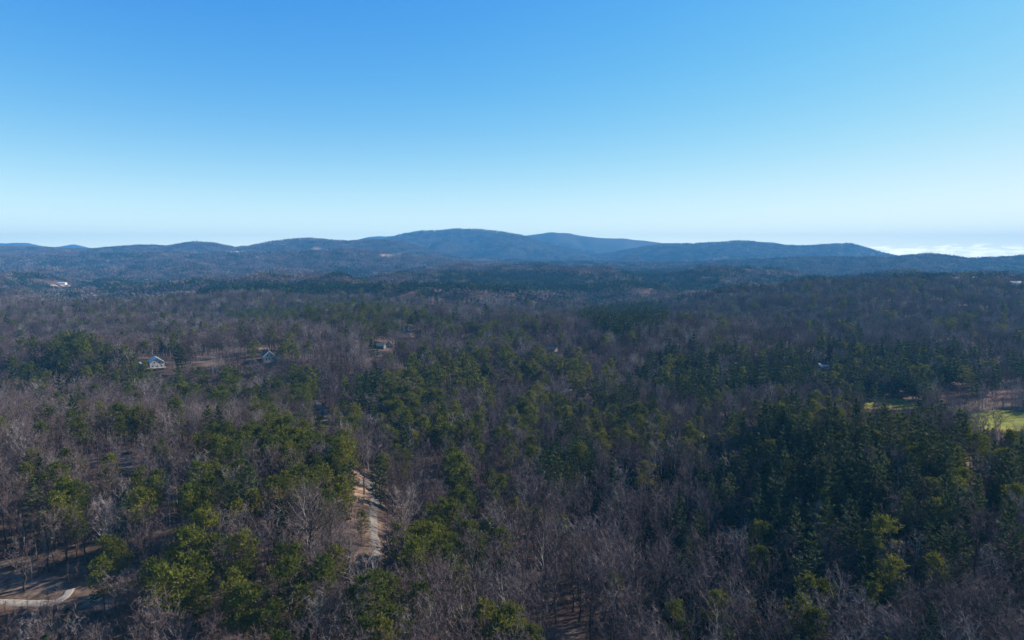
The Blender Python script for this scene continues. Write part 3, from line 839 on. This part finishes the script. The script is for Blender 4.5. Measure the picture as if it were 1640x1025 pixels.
def mid_trees(y0, y1, cell, seed):
    X, Y, r = scatter(y0, y1, cell, seed, 0.92)
    Z = H(X, Y); u, v = project(X, Y, Z + 14)
    p, w_ = evergreen(u, v, Y)
    ok = clear_mask(X, Y, Z, np.full(len(X), 19.0), r, 6.0)
    for e in FAR_DIRT: ok &= ~((ell(*project(X, Y, Z), e) < 1.2) & (Y > 1200))
    q = r.random(len(X)); kind = np.where(q < w_, 2, np.where(q < w_ + (1 - w_) * p, 1, 0))
    return X[ok], Y[ok], Z[ok], kind[ok], r
def add_mid(y0, y1, cellb, seed):
    X, Y, Z, kind, r = mid_trees(y0, y1, cellb, seed)
    for k, S, col, nf in ((0, sets_b, bare_mid, 6),):
        m = (kind == k) & (r.random(len(X)) < 0.96)
        n = m.sum()
        S.append((col, np.stack([X[m], Y[m], Z[m] - 0.3], 1), np.stack([np.zeros(n), np.zeros(n), r.random(n) * 6.28], 1), r.uniform(0.72, 1.02, n), r.integers(0, nf, n)))
    X, Y, Z, kind, r = mid_trees(y0, y1, cellb * 0.55, seed + 1)
    for k, S, col, nf in ((1, sets_p, pine_mid, 5), (2, sets_w, wpine_mid, 5)):
        m = (kind == k) & (r.random(len(X)) < 0.8)
        n = m.sum()
        S.append((col, np.stack([X[m], Y[m], Z[m] - 0.3], 1), np.stack([np.zeros(n), np.zeros(n), r.random(n) * 6.28], 1), r.uniform(0.68, 1.12, n), r.integers(0, nf, n)))
add_mid(520, 1500, 14.0, 31)

# far bands of planted pine: u0, u1, v0, v1 (crown tops), density
PB = [(330, 700, 449, 480, 1), (700, 1165, 432, 461, 1), (1180, 1400, 441, 449, .8), (1400, 1520, 436, 446, 1), (520, 570, 428, 440, .9), (570, 600, 430, 446, .5), (140, 330, 444, 460, .6), (0, 70, 438, 458, .6), (630, 670, 432, 444, .4), (0, 160, 412, 425, .25),
      (230, 330, 424, 436, .35), (760, 1000, 458, 500, .25), (640, 760, 480, 500, .3), (1070, 1140, 404, 416, .7), (820, 960, 419, 423, .6), (960, 1150, 420, 426, .25), (1300, 1500, 470, 500, .12), (1480, 1640, 470, 500, .35), (1150, 1260, 412, 432, .3), (1560, 1640, 425, 440, .4), (860, 900, 466, 490, .4)]
def far_trees(y0, y1, cell, seed):
    X, Y, r = scatter(y0, y1, cell, seed, 0.86)
    Z = H(X, Y); u, v = project(X, Y, Z + 16)
    e_ = 12.0
    sx = (H(X + e_, Y) - H(X - e_, Y)) / (2 * e_); sy = (H(X, Y + e_) - H(X, Y - e_)) / (2 * e_)
    p = np.clip(0.10 + 0.5 * (fbm(X, Y, 420, 3) - 0.12), 0.02, 0.5)
    edge = 26 * fbm(X, Y * 0.5, 160, 3)
    for a, b, c, d, q in PB:
        slope = 0.0
        p = np.where((u > a + edge) & (u < b + edge) & (v > c - np.abs(edge) * 0.12) & (v < d + edge * 0.08), np.maximum(p, q), p)
    gu, gv = project(X, Y, Z + 6)
    ok = np.ones(len(X), bool)
    for e in FAR_DIRT: ok &= ~((ell(gu, gv, e) < 1.1))
    for bx, by, br in HOUSE_SPOTS: ok &= ~((np.abs(X - bx) < br + 16) & (Y > by - 75) & (Y < by + br + 6))
    pine = r.random(len(X)) < p
    return X, Y, Z, sx, sy, pine, ok, r
def add_far(y0, y1, cell, seed, s=1.0, hs=1.0):
    X, Y, Z, sx, sy, pine, ok, r = far_trees(y0, y1, cell, seed)
    for m, S, col, nf in ((~pine & ok, sets_b, bare_far, 7), (pine & ok, sets_w, pine_far, 5)):
        n = m.sum()
        rz = r.random(n) * 6.28
        # tilt with the slope (euler applied in x, y, z order: turn about z last)
        nx, ny = -sx[m], -sy[m]
        c, s_ = np.cos(-rz), np.sin(-rz)
        lx, ly = nx * c - ny * s_, nx * s_ + ny * c
        S.append((col, np.stack([X[m], Y[m], Z[m] - 1], 1), np.stack([-ly, lx, rz], 1), np.full(n, s) * r.uniform(0.88, 1.12, n), r.integers(0, nf, n)))
add_far(1500, 3400, 31, 41)
add_far(3400, 7300, 46, 42, 1.45)
add_far(7300, 10200, 62, 43, 1.8)
X, Y, r = scatter(1000, 2600, 34, 51, 0.86)
Z = H(X, Y); m = r.random(len(X)) < 0.16 + 0.3 * fbm(X, Y, 200, 2)
u_, v_ = project(X, Y, Z + 8)
for e in FAR_DIRT: m &= ~(ell(u_, v_, e) < 1.6)
for bx, by, br in HOUSE_SPOTS: m &= ~((np.abs(X - bx) < br + 14) & (Y > by - 60) & (Y < by + br + 4))
n = m.sum()
sets_p.append((pinel_far, np.stack([X[m], Y[m], Z[m]], 1), np.stack([np.zeros(n), np.zeros(n), r.random(n) * 6.28], 1), r.uniform(0.85, 1.2, n), r.integers(0, 4, n)))

stuff_forest('bare_forest', '', sets_b)
stuff_forest('pine_forest', '', sets_p)
stuff_forest('white_pine_forest', '', sets_w)

# ---- undergrowth and saplings on the near floor
def sapling_form(seed):
    r = np.random.default_rng(seed); acc = Acc()
    n = 130
    b = r.normal(size=(n, 3)) * np.array([1.6, 1.6, 0]); b[:, 2] = r.random(n) ** 2 * 2.5
    d = unit(r.normal(size=(n, 3)) * 0.5 + np.array([0, 0, 1.0]))
    twig_tris(acc, b, b + d * (0.8 + 1.6 * r.random((n, 1))), np.full(n, 0.07), r)
    for k in range(3):
        x, y = r.normal(size=2) * 2.2; hh = 5 + 5 * r.random()
        acc.tube((x, y, 0), (x + r.normal() * 0.4, y + r.normal() * 0.4, hh), 0.07, 0.02, 3)
        bb = np.stack([np.full(30, x), np.full(30, y), hh * (0.4 + 0.6 * r.random(30))], 1)
        twig_tris(acc, bb, bb + unit(r.normal(size=(30, 3)) * 0.7 + np.array([0, 0, 0.8])) * (0.8 + 1.3 * r.random((30, 1))), np.full(30, 0.06), r)
    V, T = acc.out()
    return mesh_np('undergrowth_form', V, T, [M['twig']])
ug = forms('undergrowth_forms', [sapling_form(60 + i) for i in range(5)])
X, Y, r = scatter(140, 640, 7.0, 61, 0.85)
Z = H(X, Y); u_, v_ = project(X, Y, Z)
m = (r.random(len(X)) < 0.6) & ~in_field(X, Y) & (road_dist(X, Y) > 2.0)
for e in DIRT: m &= ~((ell(u_, v_, e) < 1.0) & (r.random(len(X)) < 0.9))
n = m.sum()
stuff_forest('undergrowth', '', [(ug, np.stack([X[m], Y[m], Z[m]], 1), np.stack([np.zeros(n), np.zeros(n), r.random(n) * 6.28], 1), r.uniform(0.6, 1.25, n), r.integers(0, 5, n))])

# ---- dark shrubs added to imitate shade on the ravine floor and hill
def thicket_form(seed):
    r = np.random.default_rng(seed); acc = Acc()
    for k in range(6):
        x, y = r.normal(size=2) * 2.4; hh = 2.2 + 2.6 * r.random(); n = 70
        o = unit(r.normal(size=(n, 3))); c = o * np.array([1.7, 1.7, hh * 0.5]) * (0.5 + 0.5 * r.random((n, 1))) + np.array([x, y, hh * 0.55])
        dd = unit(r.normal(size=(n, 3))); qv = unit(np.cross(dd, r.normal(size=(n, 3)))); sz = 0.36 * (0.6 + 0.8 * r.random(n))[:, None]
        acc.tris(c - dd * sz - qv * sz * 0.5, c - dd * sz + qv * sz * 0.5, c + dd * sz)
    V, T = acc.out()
    return mesh_np('thicket_form', V, T, [M['shade_leaf']])
tk = forms('shade_fill_forms', [thicket_form(80 + i) for i in range(4)])
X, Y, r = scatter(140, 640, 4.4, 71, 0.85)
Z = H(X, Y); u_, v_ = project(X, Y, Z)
dark = np.maximum.reduce([np.where(ell(u_, v_, e) < 1 + 0.5 * fbm(X, Y, 40, 2), e[4], 0) for e in SHADE_FILL])
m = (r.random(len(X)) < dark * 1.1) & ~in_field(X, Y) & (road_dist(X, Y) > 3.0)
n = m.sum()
stuff_forest('ravine_shade_fill', '', [(tk, np.stack([X[m], Y[m], Z[m]], 1), np.stack([np.zeros(n), np.zeros(n), r.random(n) * 6.28], 1), r.uniform(0.8, 1.7, n), r.integers(0, 4, n))])

# ------------------------------------------------------------------ buildings and small things
def quad_mesh(name, quads, mats):
    V = []; Fq = []
    for q in quads:
        Fq.append(tuple(range(len(V), len(V) + len(q)))); V += list(q)
    return mesh_np(name, V, Fq, mats)
def box_q(x0, x1, y0, y1, z0, z1):
    P = [(x0, y0, z0), (x1, y0, z0), (x1, y1, z0), (x0, y1, z0), (x0, y0, z1), (x1, y0, z1), (x1, y1, z1), (x0, y1, z1)]
    return [[P[i] for i in f] for f in ((0, 3, 2, 1), (4, 5, 6, 7), (0, 1, 5, 4), (1, 2, 6, 5), (2, 3, 7, 6), (3, 0, 4, 7))]
def boxes(name, L, m, parent):
    q = []
    for b in L: q += box_q(*b)
    return link(name, quad_mesh(name, q, [m]), parent)
def gable_roof(name, w_, d, z, rise, over, th, m, parent, cx=0, cy=0):
    a, b = w_ / 2 + over, d / 2 + over
    zs = z - over * rise / (w_ / 2); zt = z + rise
    q = []
    for sgn in (-1, 1):
        p = [(cx + sgn * a, cy - b, zs), (cx, cy - b, zt), (cx, cy + b, zt), (cx + sgn * a, cy + b, zs)]
        pt = [(x, y, zz + th) for x, y, zz in p]
        q += [pt, p[::-1]] + [[p[i], p[(i + 1) % 4], pt[(i + 1) % 4], pt[i]] for i in range(4)]
    return link(name, quad_mesh(name, q, [m]), parent)
def gable_walls(name, w_, d, z, rise, m, parent, cx=0, cy=0):
    a, b = w_ / 2, d / 2
    q = [[(cx - a, cy - b, -2), (cx + a, cy - b, -2), (cx + a, cy - b, z), (cx, cy - b, z + rise), (cx - a, cy - b, z)],
         [(cx + a, cy + b, -2), (cx - a, cy + b, -2), (cx - a, cy + b, z), (cx, cy + b, z + rise), (cx + a, cy + b, z)],
         [(cx - a, cy + b, -2), (cx - a, cy - b, -2), (cx - a, cy - b, z), (cx - a, cy + b, z)],
         [(cx + a, cy - b, -2), (cx + a, cy + b, -2), (cx + a, cy + b, z), (cx + a, cy - b, z)]]
    return link(name, quad_mesh(name, q, [m]), parent)
def house(u, v, label, rot, w_, d, z, rise, wm, rm, group=None, wins=3, chimney=None, wing=None, deck=False, trim=None, name='house', cat='house', dz=0.0):
    x, y = hit(u, v)
    e = bpy.data.objects.new(name, None); C.objects.link(e)
    e.location = (x, y, float(H(x, y)) + 0.2 + dz); e.rotation_euler = (0, 0, R(rot))
    tag(e, label, cat, group)
    gable_walls('wall', w_, d, z, rise, wm, e)
    rf = gable_roof('roof', w_, d, z + 0.02, rise, 0.6, 0.22, rm, e)
    if chimney:
        cx, cy, hh = chimney
        boxes('chimney', [(cx - 0.6, cx + 0.6, cy - 0.6, cy + 0.6, 0, z + rise + hh)], M['stone'], rf)
    if trim:
        a = w_ / 2 + 0.6; zs = z - 0.6 * rise / (w_ / 2); q = []
        for sg in (-1, 1):
            y0 = -d / 2 - 0.66; p = [(sg * a, y0, zs - 0.3), (0, y0, z + rise - 0.3), (0, y0, z + rise + 0.34), (sg * a, y0, zs + 0.34)]
            p2 = [(px, py - 0.12, pz) for px, py, pz in p]
            q += [p2, p[::-1]] + [[p[i], p[(i + 1) % 4], p2[(i + 1) % 4], p2[i]] for i in range(4)]
        link('bargeboard', quad_mesh('bargeboard', q, [trim]), rf)
    def window(x0, z0, ww, hh, side=0):
        if side == 0:
            f = boxes('window', [(x0 - ww / 2 - .12, x0 + ww / 2 + .12, -d / 2 - .08, -d / 2 + .02, z0 - .12, z0 + hh + .12)], M['white'], e)
            boxes('pane', [(x0 - ww / 2, x0 + ww / 2, -d / 2 - .11, -d / 2 - .085, z0, z0 + hh)], M['glass'], f)
        else:
            f = boxes('window', [(-w_ / 2 - .08, -w_ / 2 + .02, x0 - ww / 2 - .12, x0 + ww / 2 + .12, z0 - .12, z0 + hh + .12)], M['white'], e)
            boxes('pane', [(-w_ / 2 - .11, -w_ / 2 - .085, x0 - ww / 2, x0 + ww / 2, z0, z0 + hh)], M['glass'], f)
    for i in range(wins):
        window((i - (wins - 1) / 2) * w_ / (wins + 0.4), 1.0, 1.2, 1.5)
        window((i - (wins - 1) / 2) * d / (wins + 0.4), 1.0, 1.2, 1.5, 1)
    if z > 4.2:
        for i in (-1, 1): window(i * w_ / 6, z - 0.6, 1.1, 1.4)
    if wins:
        dr = boxes('door', [(w_ * 0.36, w_ * 0.36 + 1.0, -d / 2 - .09, -d / 2 + .01, 0, 2.1)], M['siding_tan'], e)
        boxes('handle', [(w_ * 0.36 + .1, w_ * 0.36 + .18, -d / 2 - .15, -d / 2 - .095, 1.0, 1.1)], M['stone'], dr)
    if wing:
        wx, wy, ww, wd, wz, wr = wing
        gable_walls('wing_wall', ww, wd, wz, wr, wm, e, wx, wy)
        gable_roof('wing_roof', ww, wd, wz + 0.02, wr, 0.5, 0.22, rm, e, wx, wy)
    if deck:
        L = [(-w_ / 2 - 3, w_ / 2 + 1, -d / 2 - 3.4, -d / 2 - 0.1, 0.0, 0.25)]
        dk = boxes('deck', L, M['siding_tan'], e)
        L = [(-w_ / 2 - 3, w_ / 2 + 1, -d / 2 - 3.5, -d / 2 - 3.41, 1.0, 1.15), (-w_ / 2 - 3, w_ / 2 + 1, -d / 2 - 3.5, -d / 2 - 3.41, 0.3, 0.4)]
        k = -w_ / 2 - 2.9
        while k < w_ / 2 + 0.9:
            L.append((k, k + 0.1, -d / 2 - 3.495, -d / 2 - 3.415, 0.26, 1.0)); k += 0.5
        boxes('railing', L, M['white'], dk)
    return e
house(250, 588, 'grey gabled house with pale metal roof and white deck rail among dark pines', 34, 12, 17, 5.0, 4.2, M['siding'], M['roof_metal'], wins=3, chimney=(2.5, 3, -0.6), deck=True, trim=M['roof_dark'])
house(430, 577, 'dark house with white roof edges and twin gables beside the grassy knoll', 28, 10, 13, 4.8, 4.4, M['siding'], M['roof_dark'], wins=3, chimney=(0.8, 3, 1.6), wing=(9.2, -2.0, 7, 8, 3.6, 3.2), trim=M['white'])
house(606, 558, 'low house with long grey-green shingle roof in the valley wood', 80, 7, 15, 3.0, 2.4, M['siding_dark'], M['roof_green'], wins=3)
house(624, 557, 'small tan house with one steep gable, right of the green-roofed house', 12, 7, 9, 3.6, 3.6, M['siding_tan'], M['roof_dark'], wins=2)
house(884, 563, 'small house with pale tan roof alone between pines in mid valley', 60, 6, 10, 2.8, 2.0, M['siding_tan'], M['gravel_pale'], wins=2)
house(1311, 591, 'pale-roofed cottage nearly hidden in the dark evergreen belt', -35, 6, 7, 2.8, 2.4, M['siding'], M['roof_metal'], wins=2)
house(1324, 591, 'second, smaller pale-roofed outbuilding right of the hidden cottage', 75, 4, 7, 2.4, 1.4, M['siding'], M['roof_metal'], wins=1, name='shed', cat='shed')
house(100, 459, 'long white farm building on the far left plain', 88, 13, 30, 3.6, 2.6, M['white'], M['white'], wins=4, name='farm_building', cat='farm building', dz=9)
house(1629, 460, 'bright white metal barn roof on the far right plain', 62, 22, 26, 4.5, 4.0, M['white'], M['white'], wins=3, name='barn', cat='barn', dz=4)
house(1530, 451, 'small pale building in a far row near the white barn', 85, 7, 14, 3.0, 2.0, M['siding'], M['white'], wins=2, dz=4)
house(1562, 450, 'tiny white-roofed building, right one of the far pair near the barn', 85, 6, 10, 3.0, 1.8, M['white'], M['white'], wins=2, dz=4)
house(378, 405, 'white house in a clearing high on the far left foothill', 80, 10, 22, 5, 3, M['white'], M['white'], wins=2, dz=8)
house(223, 586, 'little white shed left of the grey gabled house', 20, 2.6, 3.4, 1.9, 0.8, M['white'], M['roof_metal'], wins=1, name='shed', cat='shed')
house(655, 529, 'white shed at the top of the mid valley clearing', 15, 3, 4, 2.4, 1.0, M['white'], M['white'], wins=1, name='shed', cat='shed')

def wheel(px, py, r_, parent, nm='wheel'):
    acc = []; k = 14; wd = 0.11
    V = []; Fq = []
    for s_ in (-wd, wd):
        for i in range(k): V.append((px + s_, py + r_ * math.cos(i * 2 * math.pi / k), r_ + r_ * math.sin(i * 2 * math.pi / k)))
    for i in range(k): Fq.append((i, (i + 1) % k, k + (i + 1) % k, k + i))
    Fq += [tuple(range(k)), tuple(range(2 * k - 1, k - 1, -1))]
    wh = link(nm, mesh_np(nm, V, Fq, [M['tyre']]), parent)
    V = []; Fq = []
    sx = 1 if px > 0 else -1
    for i in range(k): V.append((px + sx * (wd + 0.01), py + r_ * .58 * math.cos(i * 2 * math.pi / k), r_ + r_ * .58 * math.sin(i * 2 * math.pi / k)))
    link('rim', mesh_np('rim', V, [tuple(range(k))], [M['roof_metal']]), wh)
def car(u, v, rot, label, paint):
    x, y = hit(u, v)
    e = bpy.data.objects.new('parked_car', None); C.objects.link(e)
    e.location = (x, y, float(H(x, y)) + 0.05); e.rotation_euler = (0, 0, R(rot)); tag(e, label, 'car')
    # lengthwise profile (y, z), width tapering towards the roof
    low = [(-2.2, .35), (-2.25, .75), (-2.1, .95), (2.0, .90), (2.2, .7), (2.2, .35)]
    V = []; Fq = []
    for sx in (-.88, .88): V += [(sx, a, b) for a, b in low]
    n = len(low); Fq = [(i, (i + 1) % n, n + (i + 1) % n, n + i) for i in range(n)] + [tuple(range(n - 1, -1, -1)), tuple(range(n, 2 * n))]
    link('body', mesh_np('body', V, Fq, [paint]), e)
    g = [(-1.75, .93), (-1.25, 1.40), (.45, 1.40), (1.15, .91)]; V = []
    for sx in (-1, 1): V += [(sx * (.82 if b < 1 else .66), a, b) for a, b in g]
    link('window', mesh_np('window', V, [(0, 4, 5, 1), (2, 6, 7, 3), (0, 1, 2, 3), (7, 6, 5, 4)], [M['glass']]), e)
    boxes('roof', [(-.66, .66, -1.22, .43, 1.403, 1.46)], paint, e)
    for px in (-.84, .84):
        for py in (-1.35, 1.35): wheel(px, py, .34, e)
    for px in (-.6, .6): boxes('headlight', [(px - .16, px + .16, 2.2, 2.23, .6, .74)], M['white'], e)
    for px in (-.6, .6): boxes('tail_light', [(px - .16, px + .16, -2.28, -2.255, .66, .8)], M['red'], e)
car(151, 963, 62, 'pale parked car under a young pine on the dirt patch', M['paint_pale'])
car(652, 541, 80, 'white car parked lower in the mid valley clearing', M['white'])

def trailer(u, v):
    x, y = hit(u, v)
    e = bpy.data.objects.new('utility_trailer', None); C.objects.link(e)
    e.location = (x, y, float(H(x, y)) + 0.05); e.rotation_euler = (0, 0, R(70)); tag(e, 'small red utility trailer on the brown hilltop clearing', 'trailer')
    boxes('bed', [(-.8, .8, -1.4, 1.4, .5, .6), (-.8, -.74, -1.4, 1.4, .605, 1.1), (.74, .8, -1.4, 1.4, .605, 1.1), (-.735, .735, 1.34, 1.4, .605, 1.1), (-.735, .735, -1.4, -1.34, .605, 1.1)], M['red'], e)
    boxes('drawbar', [(-.06, .06, -2.6, -1.41, .42, .5)], M['tyre'], e)
    for px in (-.92, .92): wheel(px, 0, .32, e)
trailer(173, 722)
def pile(u, v, label, nm, cat, m, R_, hh, seed, n=260, L=1.3):
    r = np.random.default_rng(seed); x, y = hit(u, v); acc = Acc()
    b = r.normal(size=(n, 3)) * np.array([R_ * .5, R_ * .4, 0]); b[:, 2] = hh * np.exp(-(b[:, 0] ** 2 + b[:, 1] ** 2) / (R_ * R_ * .5)) * r.random(n)
    d = unit(r.normal(size=(n, 3)) * np.array([1, 1, .35]))
    for p_, q_ in zip(b - d * L / 2, b + d * L / 2): acc.tube(p_, q_, 0.05 + .06 * r.random(), 0.03, 3)
    V, T = acc.out(); V[:, 2] = np.maximum(V[:, 2], -.1)
    o = link(nm, mesh_np(nm, V, T, [m]), None, (x, y, float(H(x, y)) + .1)); tag(o, label, cat)
pile(24, 910, 'dark heap of cut branches above the gravel driveway', 'brush_pile', 'brush pile', M['brush'], 2.6, 1.4, 5)
pile(206, 727, 'dark heap of brushwood in the brown hilltop clearing', 'brush_pile', 'brush pile', M['brush'], 2.4, 1.3, 6)
pile(184, 720, 'scatter of pale sawn branches beside the red trailer', 'branch_pile', 'branch pile', M['pale'], 2.4, .7, 8, 90, 1.6)

# pale snags and the sycamore that stand out
def hero_tree(u, v, form, h, label, bark, twig, name='dead_tree', cat='tree', scale_w=1.0, rot=0.0, tilt=0.0, group=None):
    x, y = hit(u, v)
    e = bpy.data.objects.new(name, None); C.objects.link(e)
    e.location = (x, y, float(H(x, y)) - .15); s_ = h / 20
    e.scale = (s_ * scale_w, s_ * scale_w, s_); e.rotation_euler = (tilt, 0, rot); tag(e, label, cat, group)
    a, b = form
    link('trunk', mesh_np('snag_trunk', a[0], a[1], [bark]), e)
    link('crown', mesh_np('snag_crown', b[0], b[1], [twig]), e)
SNAG = [bare_tree(950 + i, h=20, nl=12, nb=4, nt_=2, wt=0.10, spread=.8, limb_r=1.1, fork=.35) for i in range(3)]
BIG = bare_tree(960, h=20, nl=15, nb=9, nt_=9, wt=.08, spread=1.35, limb_r=1.8, fork=.22)
hero_tree(233, 752, SNAG[0], 17, 'tall white-barked tree standing in front of the brown hilltop clearing', M['pale'], M['pale'], 'bare_tree')
hero_tree(1190, 895, SNAG[1], 17, 'pale dead snag in the dark middle of the ravine', M['pale'], M['pale'])
hero_tree(1252, 915, SNAG[2], 18, 'thin bleached dead trunk below the feathery pines', M['bark'], M['pale'], scale_w=.6)
hero_tree(1330, 935, SNAG[1], 15, 'short bleached snag low on the shaded hill', M['bark'], M['pale'], scale_w=.6, rot=2)
hero_tree(1372, 960, SNAG[0], 12, 'stubby pale snag at the foot of the shaded hill', M['pale'], M['pale'], scale_w=.6, rot=1)
hero_tree(762, 750, SNAG[2], 15, 'leaning white dead tree on the left rim of the ravine', M['pale'], M['pale'], scale_w=.9, tilt=.25)
hero_tree(950, 1000, BIG, 22, 'large dark forking oak above the sandy bank', M['brush'], M['twig'], 'oak_tree')
hero_tree(1592, 705, BIG, 17, 'spreading bare oak standing in the mown green field', M['bark'], M['twig'], 'oak_tree', rot=2.0)
hero_tree(40, 948, BIG, 16, 'big pale bare tree beside the brush heap above the driveway', M['bark'], M['twig'], 'bare_tree', rot=1.0)

# ------------------------------------------------------------------ haze
def build_haze():
    x0, x1, y0, y1 = -24000, 24000, -400, 14300
    z0, z1 = -60.0, 680.0
    V = [(x0, y0, z0), (x1, y0, z0), (x1, y1, z0), (x0, y1, z0), (x0, y0, z1), (x1, y0, z1), (x1, y1, z1), (x0, y1, z1)]
    Fq = [(0, 3, 2, 1), (4, 5, 6, 7), (0, 1, 5, 4), (1, 2, 6, 5), (2, 3, 7, 6), (3, 0, 4, 7)]
    m = bpy.data.materials.new('haze_air'); m.use_nodes = True
    t = m.node_tree; t.nodes.clear()
    o = t.nodes.new('ShaderNodeOutputMaterial'); pv = t.nodes.new('ShaderNodeVolumePrincipled')
    pv.inputs['Color'].default_value = (0.12, 0.47, 1.0, 1)
    pv.inputs['Density'].default_value = 8.0e-5
    pv.inputs['Anisotropy'].default_value = 0.0
    t.links.new(pv.outputs[0], o.inputs['Volume'])
    me = mesh_np('haze', V, Fq, [m])
    tag(link('haze', me), kind='stuff')
build_haze()
print('ZMAX', float(H(np.linspace(-20000, 20000, 400)[None] * np.ones((400, 1)), np.linspace(1000, 28000, 400)[:, None] * np.ones((1, 400))).max()))
